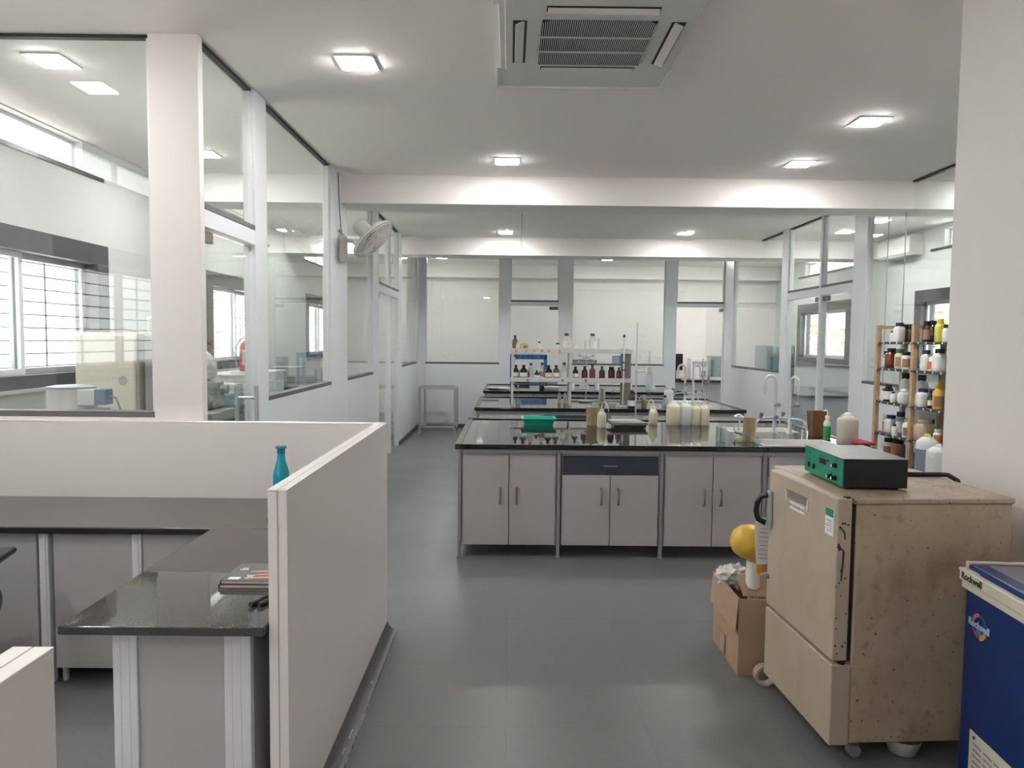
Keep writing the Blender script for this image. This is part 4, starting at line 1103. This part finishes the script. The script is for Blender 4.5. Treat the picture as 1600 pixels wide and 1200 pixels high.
# ------------------------------------------------------------------ carton with odds and ends
bx = thing('cardboard_box', (1.145, 3.50, 0), 'open brown cardboard box with a hanging flap beside the incubator', 'box', None, .0)
W_, D_, H_ = .36, .44, .385
MB().box(0, W_, 0, .006, 0, H_).box(0, W_, D_ - .006, D_, 0, H_).box(0, .006, .006, D_ - .006, 0, H_).box(W_ - .006, W_, .006, D_ - .006, 0, H_).box(.006, W_ - .006, .006, D_ - .006, .0, .006).build('carton', 'card', bx)
MB().prism([(.002, .002), (-.014, -.165), (-.018, -.165), (-.004, .006)], 'y', .004, D_ + .004, mx=TR(0, 0, H_)).build('side_flap', 'card', bx)
MB().box(.05, W_ - .02, -.002, .002, 0, .135, 0, TR(0, .10, H_ - .02) @ RX(-1.0)).build('front_flap', 'cardin', bx)
MB().box(.01, W_, 0, .004, 0, .12, 0, TR(0, D_ - .012, H_ - .004) @ RX(2.0)).build('back_flap', 'card', bx)
MB().box(.006, W_ - .006, .01, D_ - .01, .20, .205).build('packing_layer', 'cardin', bx)
MB().box(-.0075, -.0062, .20, .28, .02, .12).build('tape_strip', 'tape', bx)
MB().ball((-.004, .33, .235), (.006, .012, .012), 8).build('hand_hole', 'gap', bx)
rnd = random.Random(4)
pw = bmesh.new(); bmesh.ops.create_icosphere(pw, subdivisions=3, radius=1)
for v in pw.verts: v.co = Vector((v.co.x*.085, v.co.y*.075, v.co.z*.060)) * (1 + rnd.uniform(-.28, .28))
p_ = MB(); p_._merge(pw); o = p_.build('crumpled_wrap', 'poly', None, (1.215, 3.83, .395), smooth=False)
tag(o, 'crumpled clear plastic wrap sticking out of the cardboard box', 'plastic wrap')
hd = thing('hair_dryer', (1.255, 3.66, .305), 'yellow rounded hair dryer with white handle standing in the box', 'hair dryer', None, .25)
MB().lathe([(.001, -.105), (.035, -.098), (.066, -.075), (.084, -.04), (.089, .0), (.082, .04), (.066, .075), (.046, .105)], seg=28, mx=TR(-.012, 0, .325) @ RY(PI/2 + .12)).lathe([(.030, .215), (.036, .235), (.055, .262), (.070, .285)], c=(.012, 0, 0), seg=20, capt=False).build('barrel', 'yellow', hd)
MB().lathe([(.044, .105), (.042, .13), (.034, .13)], seg=20, mx=TR(-.012, 0, .325) @ RY(PI/2 + .12)).build('nozzle', 'yellow', hd)
MB().lathe([(.032, .09), (.031, .17), (.028, .225)], seg=16, sq=3, mx=TR(.012, 0, -.0)@RY(-.03)).build('neck', 'white', hd)
MB().lathe([(.020, -.06), (.026, .0), (.032, .10), (.033, .13)], seg=16, mx=TR(.014, 0, 0) @ RY(-.03)).build('handle', 'white', hd)
MB().box(-.006, .045, -.026, .026, .165, .245, .010, TR(.012, -.008, 0)).build('trigger_cover', 'orange', hd)
bw = thing('bowl', (1.33, 3.64, .30), 'white bowl lying in the cardboard box', 'bowl')
MB().lathe([(.03, 0), (.06, .02), (.085, .06), (.088, .065), (.08, .06), (.05, .02), (.001, .008)], seg=22, capt=False, mx=RX(.35)).build('shell', 'offwhite', bw)
tp = thing('tape_roll', (1.243, 3.40, .0515), 'brown packing tape roll standing against the cardboard box', 'tape roll')
q = RX(PI/2) 
MB().lathe([(.043, -.022), (.050, -.022), (.051, -.020), (.051, .020), (.050, .022), (.043, .022), (.043, -.022)], seg=36, mx=q, capb=False, capt=False).build('tape', 'tape', tp)
MB().lathe([(.040, -.0225), (.043, -.0225), (.043, .0225), (.040, .0225), (.040, -.0225)], seg=36, mx=q, capb=False, capt=False).build('core', 'ivory', tp)

# ------------------------------------------------------------------ chest freezer
fz = thing('chest_freezer', (1.648, 2.555, 0), 'royal blue chest freezer with ivory handle rail at the lower right', 'freezer', None, math.radians(-4))
FD, FL, FH = .43, 1.25, .80
MB().box(0, FD, -FL, 0, .05, FH, .010).build('cabinet', 'freezer', fz)
lid = MB().box(.006, FD + .01, -FL - .004, .004, FH + .006, FH + .066, .010).build('lid', 'freezer', fz)
MB().box(.06, FD - .0, -FL + .04, -.03, FH + .0662, FH + .0675).build('lid_sheet', 'freezertop', lid)
MB().prism([(.16, -.06), (.26, -.05), (.36, -.06), (.40, -.15), (.37, -.24), (.28, -.30), (.20, -.27), (.17, -.17)], 'z', FH + .0676, FH + .0682).build('rust_patch', mat('red_brown_rust', (.20, .075, .045), .8, var=.3, vscale=18), lid)
MB().box(.002, FD + .012, -.004, .010, FH + .050, FH + .073, .003).build('lid_trim', 'ivory', lid)
rail = MB().box(-.022, .006, -FL, .004, FH + .008, FH + .048, .005).box(-.012, .006, -FL, .004, FH - .020, FH + .010, .003).build('handle_rail', 'ivory', lid)
MB().box(-.022, .05, -.075, .012, FH + .040, FH + .050, .004).build('corner_cap', 'ivory', lid)
MB().text('Rockwell', .034, TR(-.0222, -.075, FH + .028) @ FACE_NEGX, .0005, bold=.0012).build('lettering', 'ink', rail)
# badge: broken ring of coloured strokes behind the word
lg = MB().text('Rockwell', .034, TR(-.0015, -.095, .672) @ FACE_NEGX, .0006, bold=.0012)
lgo = lg.build('badge_lettering', mat('pale_blue_print', (.45, .62, .78), .4), fz)
def arc(a0, a1, r0, r1, m, nm):
    t = MB(); N_ = 10
    for i in range(N_):
        p = []
        for a, r in ((a0 + (a1-a0)*i/N_, r0), (a0 + (a1-a0)*(i+1)/N_, r0), (a0 + (a1-a0)*(i+1)/N_, r1), (a0 + (a1-a0)*i/N_, r1)):
            p.append((-.095 - r*math.cos(a), .672 + r*math.sin(a)))
        t.prism(p, 'x', -.0012, -.0002)
    t.build(nm, m, lgo)
arc(1.6, 2.9, .030, .044, mat('pink_print', (.50, .16, .24), .4), 'badge_stroke')
arc(.3, 1.45, .034, .044, mat('dark_green_print', (.06, .16, .16), .4), 'badge_stroke')
arc(-1.45, -.35, .030, .048, mat('amber_print', (.62, .36, .05), .4), 'badge_stroke')
arc(-2.9, -1.7, .032, .044, mat('red_print', (.42, .05, .08), .4), 'badge_stroke')
arc(-2.2, -.9, .012, .030, mat('sky_blue_print', (.03, .25, .50), .4), 'badge_stroke')
vt = MB().box(-.004, .0005, -.48, -.075, .06, .295, .002)
vo = vt.build('vent_panel', 'ivory', fz)
sl = MB()
for i in range(9):
    for j in range(5): sl.box(-.0052, -.0038, -.150 - .062*j, -.100 - .062*j, .085 + .021*i, .092 + .021*i)
sl.build('vent_slot', 'tapgrey', vo)
MB().cyl((-.0038, -.105, .278), (-.0055, -.105, .278), .006).build('screw', 'gap', vo)
for x, y in ((.06, -.08), (.37, -.08), (.06, -1.15), (.37, -1.15)): MB().cyl((x, y, 0), (x, y, .052), .022).build('foot', 'black', fz)

# ------------------------------------------------------------------ desk area
ds = thing('desk', (-1.372, 2.165, 0), 'desk with polished dark granite top along the aisle screen', 'desk')
MB().box(0, .630, 0, 1.150, .737, .765, .004).build('worktop', 'desktop', ds)
MB().box(.135, .555, .10, 1.11, .08, .73, .002).build('pedestal_carcass', 'cabside', ds)
MB().box(.20, .475, .088, .104, .06, .728, .002).build('end_panel', 'cab', ds)
for a, b in ((.122, .200), (.475, .560)):
    MB().box(a, b, .080, .112, .0, .737, .004).box(a + .022, a + .026, .0785, .081, 0, .735).box(a + .05, a + .054, .0785, .081, 0, .735).build('post', 'alu', ds)
for x in (.175, .42): MB().cyl((x, .083, .725), (x, .083, .737), .007).build('bolt', 'bead', ds)
kd = thing('back_counter', (-3.5, 3.305, 0), 'long grey granite counter against the back desk screen', 'counter')
MB().box(0, 2.758, .012, .650, .737, .765, .003).build('worktop', 'desktop', kd)
MB().box(0, 2.758, 0, .012, .735, .764, .003).build('edge', 'black', kd)
for i, (a, b, l) in enumerate(((-3.35, -2.215, 'grey closed cabinet under the back counter behind the chair'), (-2.135, -1.765, 'grey cabinet under the back counter left of the desk'), (-1.715, -1.30, 'grey cabinet under the back counter partly behind the desk'))):
    c = thing('base_cabinet', (a, 3.36, 0), l, 'cabinet', 'cabinets under the back counter')
    w = b - a
    MB().box(0, w, .02, .56, .075, .73, .002).build('carcass', 'cabside', c)
    MB().box(0, w, 0, .019, .075, .728, .002).build('door', 'cab', c)
    for x in (.02, w - .02):
        for y in (.04, .52): MB().cyl((x, y, 0), (x, y, .078), .014).build('leg', 'greymetal', c)
for x in (-2.175, -1.74):
    tag(MB().box(x - .022, x + .022, 3.35, 3.40, 0, .735, .003).box(x - .006, x + .010, 3.346, 3.35, .02, .73).build('counter_leg', 'alu'), 'pale metal upright under the back counter, %s' % ('left of the wide grey door' if x < -2 else 'right of the wide grey door'), 'upright')
bt = thing('water_bottle', (-1.175, 3.72, .765), 'turquoise textured bottle in front of the white desk screen', 'bottle')
MB().lathe([(.036, 0), (.041, .006), (.042, .10), (.0415, .165), (.038, .195), (.028, .232), (.021, .255), (.0195, .29)], seg=28).build('body', 'turq', bt)
MB().lathe([(.0205, .289), (.0205, .312), (.0275, .316), (.028, .324), (.024, .328), (.02, .328)], seg=24).build('cap', 'turqcap', bt)
rg = MB()
for i in range(9): rg.tube([(.0415*math.cos(2*PI*k/24), .0415*math.sin(2*PI*k/24), .03 + .014*i + .003*math.sin(3*2*PI*k/24)) for k in range(24)], .0014, 5, True)
rg.build('embossed_ridge', 'turq', bt)
for i, (x, y, z, rz, m, l) in enumerate(((-.885, 2.615, .765, .01, 'plum', 'dark plum magazine at the bottom of the stack on the desk'), (-.88, 2.620, .7775, -.012, 'magcover', 'magazine with slate and orange cover on top of the desk stack'))):
    g = thing('magazine', (x, y, z), l, 'magazine', None, rz)
    MB().box(-.132, .132, -.098, .098, .001, .0115, .001).build('page_block', 'pages', g)
    MB().box(-.135, .135, -.100, .100, .0, .001).box(-.135, .135, -.100, .100, .0115, .0128).box(-.136, -.133, -.1, .1, 0, .0128, .0005).build('cover', m, g)
    if i:
        MB().box(-.115, -.075, -.085, -.060, .0128, .0131).build('white_box_print', 'paper', g)
        MB().box(-.02, .09, .03, .09, .0128, .01305).build('teal_print', 'teald', g)
        hp = MB()
        for y0, l0, x0 in ((-.070, .15, -.045), (-.035, .14, -.03), (.0, .16, -.06), (.035, .13, .0), (.065, .12, .02)):
            hp.tube([(x0, y0, .0134), (x0 + l0*.5, y0 + .008, .0140), (min(.132, x0 + l0), y0 - .004, .0134)], [.006, .010, .008], 8)
        o = hp.build('orange_print', 'peach', g); o.scale = (1, 1, .25); o.location.z = .0098
        for k, (px, py, w) in enumerate(((-.062, -.045, .03), (-.055, -.06, .02), (-.058, -.075, .028), (-.11, .02, .03), (-.105, .035, .02))): MB().box(px, px + w, py, py + .007, .0128, .0132).build('white_print', 'paper', g)
for i, (x, y, rz, l) in enumerate(((-.815, 2.40, 1.15, 'black marker pen on the desk, left of the pair'), (-.785, 2.40, 1.12, 'black marker pen on the desk, right of the pair'))):
    p = thing('marker_pen', (x, y, .7735), l, 'pen', None, rz)
    MB().cyl((-.03, 0, 0), (.07, 0, 0), .0082, seg=14).build('barrel', 'blackgloss', p)
    MB().cyl((-.07, 0, 0), (-.03, 0, 0), .0085, .0088, 14).build('cap', 'black', p)
sp = thing('stapler', (-1.06, 3.50, .765), 'black stapler with pale top peeking out behind the aisle screen', 'stapler', None, .15)
MB().box(-.11, .09, -.022, .022, 0, .014, .004).build('base', 'black', sp)
MB().box(-.11, .09, -.018, .018, .0, .018, .004, TR(0, 0, .030) @ RY(.06)).build('arm', 'chrome', sp)
MB().box(.05, .09, -.015, .015, .012, .04, .003).build('hinge', 'black', sp)
# office chair
ch = thing('office_chair', (-2.43, 2.88, 0), 'black office chair at the left edge by the back counter', 'chair', None, .25)
MB().box(-.24, .24, -.24, .24, .44, .53, .04, None, 4).build('seat', 'chairfab', ch)
MB().box(-.22, .22, -.03, .03, 0, .50, .028, TR(0, -.26, .62) @ RX(.12), 4).build('backrest', 'chairfab', ch)
MB().box(-.03, .03, -.012, .012, -.2, .2, .006, TR(0, -.25, .50)).build('back_bracket', 'chair', ch)
for s in (-1, 1):
    a = MB().tube([(s*.20, 0, .44), (s*.30, 0, .46), (s*.30, .02, .62), (s*.295, .02, .70)], .018, 8).ball((s*.30, .0, .54), (.03, .075, .07), 14).build('arm_support', 'chair', ch)
    MB().box(-.045, .045, -.14, .14, -.016, .016, .014, TR(s*.295, .03, .715), 4).build('arm_pad', 'blackgloss', a)
MB().cyl((0, 0, .10), (0, 0, .44), .028).cyl((0, 0, .08), (0, 0, .26), .04).build('gas_column', 'chair', ch)
for i in range(5):
    a = 2*PI*i/5 + .3
    l = MB().tube([(0, 0, .11), (.15*math.cos(a), .15*math.sin(a), .095), (.28*math.cos(a), .28*math.sin(a), .07)], [.03, .024, .018], 8).build('leg', 'chair', ch)
    MB().cyl((.28*math.cos(a) - .02*math.sin(a), .28*math.sin(a) + .02*math.cos(a), .028), (.28*math.cos(a) + .02*math.sin(a), .28*math.sin(a) - .02*math.cos(a), .028), .028, seg=14).build('castor', 'black', l)

# ------------------------------------------------------------------ grey pipe stand by the far wall
ps = thing('pipe_stand', (-1.255, 12.85, 0), 'empty grey tubular frame stand by the far left corner', 'stand')
def bar(mb, p, q, r=.022): mb.cyl(p, q, r, seg=8)
for x, y in ((-.31, -.24), (.31, -.24), (-.27, .24), (.31, .24)):
    MB().box(x - .022, x + .022, y - .022, y + .022, 0, .80, .004).build('leg', 'greymetal', ps)
for z in (.80, .12):
    f = MB()
    f.box(-.33, .33, -.262, -.218, z - .02, z + .02, .004); f.box(-.29, .33, .218, .262, z - .02, z + .02, .004)
    f.box(.288, .332, -.24, .24, z - .02, z + .02, .004)
    f.prism([(-.332, -.24), (-.288, -.24), (-.248, .24), (-.292, .24)], 'z', z - .02, z + .02)
    f.build('rail', 'greymetal', ps)

# ------------------------------------------------------------------ left side room
bn = thing('side_bench', (-2.80, 7.0, 0), 'dark topped bench behind the near left glass door', 'bench')
MB().box(-.36, .40, -.95, 1.05, .86, .90, .004).build('worktop', 'granite', bn)
MB().box(-.32, .36, -.9, 1.0, 0, .86, .003).build('carcass', 'cab', bn)
mc = thing('floor_machine', (-2.70, 6.42, .90), 'old grey green laboratory machine behind the glass door', 'machine')
MB().box(-.22, .16, -.24, .30, 0, .10, .02).build('base', 'machine', mc)
MB().box(-.17, .08, .0, .26, .10, .36, .03).build('column', 'machine', mc)
MB().lathe([(.02, 0), (.10, .02), (.12, .08), (.11, .17), (.06, .24), (.03, .26)], c=(-.05, .10, .36), seg=18).build('head', 'machlite', mc)
MB().prism([(-.22, .0), (-.04, .0), (-.10, .09), (-.22, .05)], 'x', -.20, .14, .006).build('console', 'machlite', mc)
MB().cyl((.10, .12, .28), (.16, .12, .28), .04).cyl((.04, .0, .20), (.04, -.06, .20), .035).build('knob', 'tapgrey', mc)
MB().box(-.12, .04, -.10, .0, .11, .125, .004).build('stage', 'tapgrey', mc)
bd = thing('blue_instrument', (-2.78, 7.20, .90), 'dusty blue instrument with white top behind the glass door', 'instrument')
MB().box(-.12, .10, -.13, .13, 0, .19, .012).build('casing', 'bluedev', bd)
MB().prism([(-.12, .19), (.12, .19), (.12, .29), (-.09, .29)], 'x', -.10, .09, .006).build('hood', 'machlite', bd)
MB().box(-.115, -.03, -.138, -.128, .03, .12, .003).build('panel', 'white', bd)
MB().cyl((-.07, -.137, .09), (-.07, -.15, .09), .012).cyl((-.07, -.137, .055), (-.07, -.15, .055), .012).build('knob', 'black', bd)
wk = thing('white_cabinet', (-3.26, 8.9, 0), 'white low cabinet under the window beyond the glass door', 'cabinet')
MB().box(-.30, .26, -.62, .75, .05, 1.20, .006).build('carcass', 'white', wk)
MB().box(-.32, .28, -.64, .77, 1.20, 1.225, .004).build('top', 'white', wk)
MB().box(-.30, .26, -.60, .73, 0, .05).build('plinth', 'bead', wk)
fe = thing('fire_extinguisher', (-3.30, 9.12, 1.2255), 'red fire extinguisher standing on the white cabinet', 'fire extinguisher')
MB().lathe([(.082, 0), (.088, .01), (.088, .30), (.075, .345), (.035, .375), (.028, .385)], seg=24).build('cylinder', 'redpaint', fe)
MB().lathe([(.0888, .08), (.0888, .27)], seg=18, a0=-1.9, a1=-.2, capb=False, capt=False).build('label_band', 'ivory', fe)
MB().cyl((0, 0, .385), (0, 0, .43), .016).box(-.05, .03, -.012, .012, .43, .445, .003).box(-.06, .02, -.01, .01, .455, .466, .003).build('valve', 'chrome', fe)
MB().tube([(0, 0, .42), (-.07, -.03, .40), (-.115, -.045, .30), (-.12, -.05, .15), (-.10, -.05, .03)], .010, 8).build('hose', 'greymetal', fe)
nb = thing('notebook', (-3.14, 8.62, 1.2255), 'open white notebook on the low cabinet beside the extinguisher', 'notebook', None, .3)
MB().box(-.15, .15, -.11, .11, 0, .016, .003).build('pages', 'paper', nb); MB().box(-.155, .155, -.115, .115, -.0, .002).build('cover', 'tapgrey', nb)
tb = thing('side_table', (-3.05, 10.8, 0), 'dark topped table under the far left windows', 'table')
MB().box(-.52, .40, -.7, 1.6, .91, .95, .004).build('worktop', 'granite', tb)
for x, y in ((-.48, -.66), (.36, -.66), (-.48, 1.56), (.36, 1.56)): MB().box(x - .02, x + .02, y - .02, y + .02, 0, .91).build('leg', 'greymetal', tb)
sb = thing('steel_bath', (-3.20, 10.5, .95), 'stainless steel water bath on the far left table', 'water bath')
MB().box(-.20, .20, -.22, .22, 0, .27, .01).build('tank', 'steel', sb); MB().box(-.21, .21, -.23, .23, .27, .285, .004).build('lid', 'greymetal', sb)
MB().box(.05, .16, -.226, -.219, .05, .2, .002).build('panel', 'tapgrey', sb)
cb = thing('upright_incubator', (-2.80, 5.42, 0), 'cream enamelled cabinet behind the smeared glass', 'cabinet')
MB().box(-.25, .18, -.30, .28, .06, 1.675, .012).build('body', 'cream', cb)
MB().box(-.245, .175, -.335, -.302, .30, 1.66, .012).build('door', 'cream', cb)
MB().box(-.23, .16, -.28, .26, 0, .06).build('plinth', 'bead', cb)
MB().tube([(-.22, -.337, 1.05), (-.22, -.365, 1.03), (-.22, -.365, .92), (-.22, -.337, .90)], .009, 8).build('handle', 'chrome', cb)
MB().lathe([(.03, 0), (.03, .003)], seg=20, mx=TR(.09, -.3365, 1.34) @ RX(PI/2)).build('round_badge', 'greymetal', cb)
tag(MB().tube([(-2.98, 5.3, 1.683), (-2.9, 5.28, 1.69), (-2.82, 5.33, 1.70), (-2.72, 5.30, 1.683)], .004, 6).build('thin_wire', 'tapgrey'), 'thin wire lying on top of the cream cabinet', 'wire')
gk = thing('grey_locker', (-2.47, 5.40, 0), 'tall grey steel locker behind the white post', 'locker')
MB().box(-.12, .10, -.25, .20, .04, 1.66, .008).build('body', 'greymetal', gk); MB().box(-.11, .09, -.264, -.25, .06, 1.64, .004).build('door', 'tapgrey', gk)
MB().box(-.11, .09, -.24, .19, 0, .04).build('plinth', 'black', gk)
vb = thing('vented_box', (-2.475, 5.36, 1.6605), 'pinkish white vented box on the grey locker', 'box')
MB().box(-.11, .10, -.18, .2, 0, .13, .01).build('casing', 'offwhite', vb)
v_ = MB()
for i in range(5):
    for x in (-.09, .01): v_.box(x, x + .07, -.1815, -.1795, .025 + .02*i, .03 + .02*i)
v_.build('vent_slot', 'tapgrey', vb)
st = thing('stool_table', (-2.78, 4.62, 0), 'small white stand carrying the drum shaped mixer', 'table')
MB().box(-.22, .22, -.20, .20, 1.023, 1.048, .004).build('top', 'white', st)
for x in (-.19, .19):
    for y in (-.17, .17): MB().box(x - .015, x + .015, y - .015, y + .015, 0, 1.023).build('leg', 'greymetal', st)
dm = thing('drum_mixer', (-2.79, 4.62, 1.048), 'white drum shaped mixer with blue grey lid behind the smeared glass', 'mixer')
MB().lathe([(.05, 0), (.06, .01), (.03, .03), (.028, .14)], seg=18).build('pedestal', 'greymetal', dm)
MB().lathe([(.10, .14), (.14, .145), (.138, .16), (.138, .265)], seg=30).build('drum', 'white', dm)
MB().lathe([(.141, .265), (.141, .279), (.10, .286), (.001, .288)], seg=30).build('lid', 'palebluelid', dm)
MB().box(.08, .20, -.10, -.0, .165, .265, .006).build('motor_box', 'white', dm)
MB().box(.195, .265, -.098, -.002, .17, .268, .004).build('switch_plate', 'bluedev', dm)
MB().box(-.10, .22, -.10, .06, .128, .142, .004).build('bracket', 'greymetal', dm)
MB().tube([(.26, -.05, .23), (.31, -.05, .21), (.335, -.05, .14), (.335, -.05, .05)], .006, 8).build('cord', 'tapgrey', dm)
# extinguisher glimpsed through the far left doorway
fx = copy_tree(fe); fx.location = (-1.92, 11.9, 0); fx['label'] = 'red fire extinguisher on the floor beyond the far left doorway'

# ------------------------------------------------------------------ far room
fb = thing('instrument_bench', (3.55, 15.65, 0), 'black topped bench in the far room beyond the open door', 'bench')
MB().box(-3.4, 1.9, -.42, .20, .80, .84, .004).build('worktop', 'granite', fb)
MB().box(-3.35, 1.85, -.36, .18, 0, .80, .003).build('carcass', 'cab', fb)
mo = thing('monitor', (3.62, 15.55, .84), 'black flat monitor in the far room beyond the open door', 'monitor', None, .25)
MB().box(-.22, .10, -.015, .015, .20, .55, .006).build('screen', 'blackgloss', mo); MB().box(-.08, -.04, .0, .02, .02, .25).build('neck', 'black', mo); MB().box(-.17, .05, -.08, .08, 0, .02, .005).build('base', 'black', mo)
an = thing('analyser', (4.03, 15.58, .84), 'white bench analyser in the far room beside the monitor', 'instrument')
MB().box(-.17, .19, -.16, .18, 0, .46, .014).build('casing', 'white', an); MB().box(-.14, .16, -.168, -.158, .28, .40, .006).build('front_lid', 'greymetal', an); MB().box(.02, .15, -.17, -.158, .06, .2, .006).build('sample_port', 'tapgrey', an)
gc = thing('glass_chamber', (4.42, 15.50, .84), 'glass draught shield in the far room by the door edge', 'balance')
MB().box(-.15, .15, -.16, .16, 0, .07, .008).build('base', 'white', gc)
MB().box(-.15, .15, -.16, -.155, .07, .5).box(-.15, -.145, -.155, .155, .07, .5).box(.145, .15, -.155, .155, .07, .5).build('shield_glass', 'frost', gc)
MB().box(-.155, .155, -.165, .165, .5, .515, .003).build('shield_frame', 'greymetal', gc)
MB().box(-.11, -.06, -.05, .10, .075, .42, .004).build('blue_column', 'navy', gc)
br = thing('blue_rack', (.36, 14.6, 0), 'blue painted steel frame rack behind the left far door', 'rack')
for x in (-.34, .36):
    for y in (-.2, .2): MB().box(x - .025, x + .025, y - .025, y + .025, 0, 1.36, .003).build('post', 'blue', br)
MB().box(-.36, .38, -.225, -.18, 1.27, 1.36, .004).box(-.36, .38, .18, .225, 1.27, 1.36, .004).box(-.36, .38, -.2, .2, .78, .80).build('beam', 'blue', br)
hk = MB()
for k in range(4): hk.cyl((-.22 + .15*k, -.205, 1.36), (-.22 + .15*k, -.205, 1.42), .006, seg=8)
hk.build('hook', 'greymetal', br)
ob = thing('dark_crate', (.2, 14.58, .8005), 'dark equipment crate on the blue rack', 'crate')
MB().box(-.30, .2, -.15, .15, 0, .22, .01).build('body', 'black', ob); MB().box(-.31, .21, -.16, .16, .22, .245, .006).build('lid', 'tapgrey', ob)
bk = thing('blue_file_box', (2.31, 15.58, .84), 'pale and blue file box behind the wide far pane', 'box')
MB().box(-.10, .03, -.12, .12, 0, .50, .006).build('front', 'bluedev', bk); MB().box(.03, .10, -.12, .12, 0, .50, .006).build('spine', 'blue', bk)
kb = thing('keyboard_tray', (.98 + .6, 15.55, .84), 'long black instrument tray behind the wide far pane', 'instrument')
MB().box(-.28, .28, -.12, .12, .0, .40, .01).build('body', 'black', kb); MB().box(-.26, .26, -.125, -.119, .30, .38, .002).build('panel', 'tapgrey', kb)
wb = thing('side_counter', (5.0, 12.2, 0), 'dark topped counter in the right side room beyond the doorway', 'table')
MB().box(-.55, .6, -1.2, 1.2, .81, .85, .004).build('worktop', 'granite', wb)
MB().box(-.5, .55, -1.15, 1.15, 0, .81, .003).build('carcass', 'greymetal', wb)
ga = thing('glass_cabinet', (4.55, 13.1, .90) , 'grey glass cabinet behind the farthest right pane', 'cabinet')
ga.location = (4.75, 13.0, .8505)
MB().box(-.25, .25, -.30, .30, 0, .02).box(-.25, .25, -.30, .30, .73, .75).box(-.25, -.23, -.30, .30, .02, .73).box(.23, .25, -.3, .3, .02, .73).build('frame', 'greymetal', ga)
MB().box(-.245, .245, -.30, -.295, .02, .73).box(-.245, .245, .295, .30, .02, .73).build('pane', 'frost', ga)

# ------------------------------------------------------------------ daylight, camera
w = bpy.data.worlds.new('sky'); SC.world = w; w.use_nodes = True
nt = w.node_tree; bg = nt.nodes['Background']
tc = nt.nodes.new('ShaderNodeTexCoord'); sx = nt.nodes.new('ShaderNodeSeparateXYZ'); rm = nt.nodes.new('ShaderNodeValToRGB')
nt.links.new(tc.outputs['Generated'], sx.inputs[0]); nt.links.new(sx.outputs['Z'], rm.inputs['Fac'])
rm.color_ramp.elements[0].color = (1, .99, .97, 1); rm.color_ramp.elements[1].color = (.86, .93, 1, 1)
nt.links.new(rm.outputs['Color'], bg.inputs['Color']); bg.inputs['Strength'].default_value = 3.2

sun = bpy.data.lights.new('sun', 'SUN'); sun.energy = 48.0; sun.angle = .01; sun.color = (1, .97, .92)
so = bpy.data.objects.new('sun', sun); COL.objects.link(so); so.location = (0, 30, 30)
so.rotation_euler = Vector((0, -.62, -.78)).to_track_quat('-Z', 'Y').to_euler()      # along the outer walls, so no beam enters

F_, PI_, RO_, YA_ = 1133.1, .06066, .01016, .00364
f = Vector((math.sin(YA_)*math.cos(PI_), math.cos(YA_)*math.cos(PI_), -math.sin(PI_)))
r = Vector((math.cos(YA_), -math.sin(YA_), 0)); u = r.cross(f)
r2 = math.cos(RO_)*r + math.sin(RO_)*u; u2 = -math.sin(RO_)*r + math.cos(RO_)*u
cam = bpy.data.cameras.new('camera'); co = bpy.data.objects.new('camera', cam); COL.objects.link(co)
cam.sensor_width = 36; cam.sensor_fit = 'HORIZONTAL'; cam.lens = F_*36/1600; cam.clip_start = .02; cam.clip_end = 100
m4 = Matrix.Identity(4)
for i in range(3): m4[i][0] = r2[i]; m4[i][1] = u2[i]; m4[i][2] = -f[i]
m4.translation = Vector((0, 0, 1.65)); co.matrix_world = m4
SC.camera = co
SC.view_settings.view_transform = 'Standard'; SC.view_settings.look = 'None'
SC.view_settings.gamma = 1; SC.view_settings.use_curve_mapping = False
SC.view_settings.exposure = 0.92
SC.cycles.transparent_max_bounces = 40
SC.cycles.max_bounces = 12
SC.cycles.diffuse_bounces = 8
SC.cycles.caustics_reflective = False; SC.cycles.caustics_refractive = False
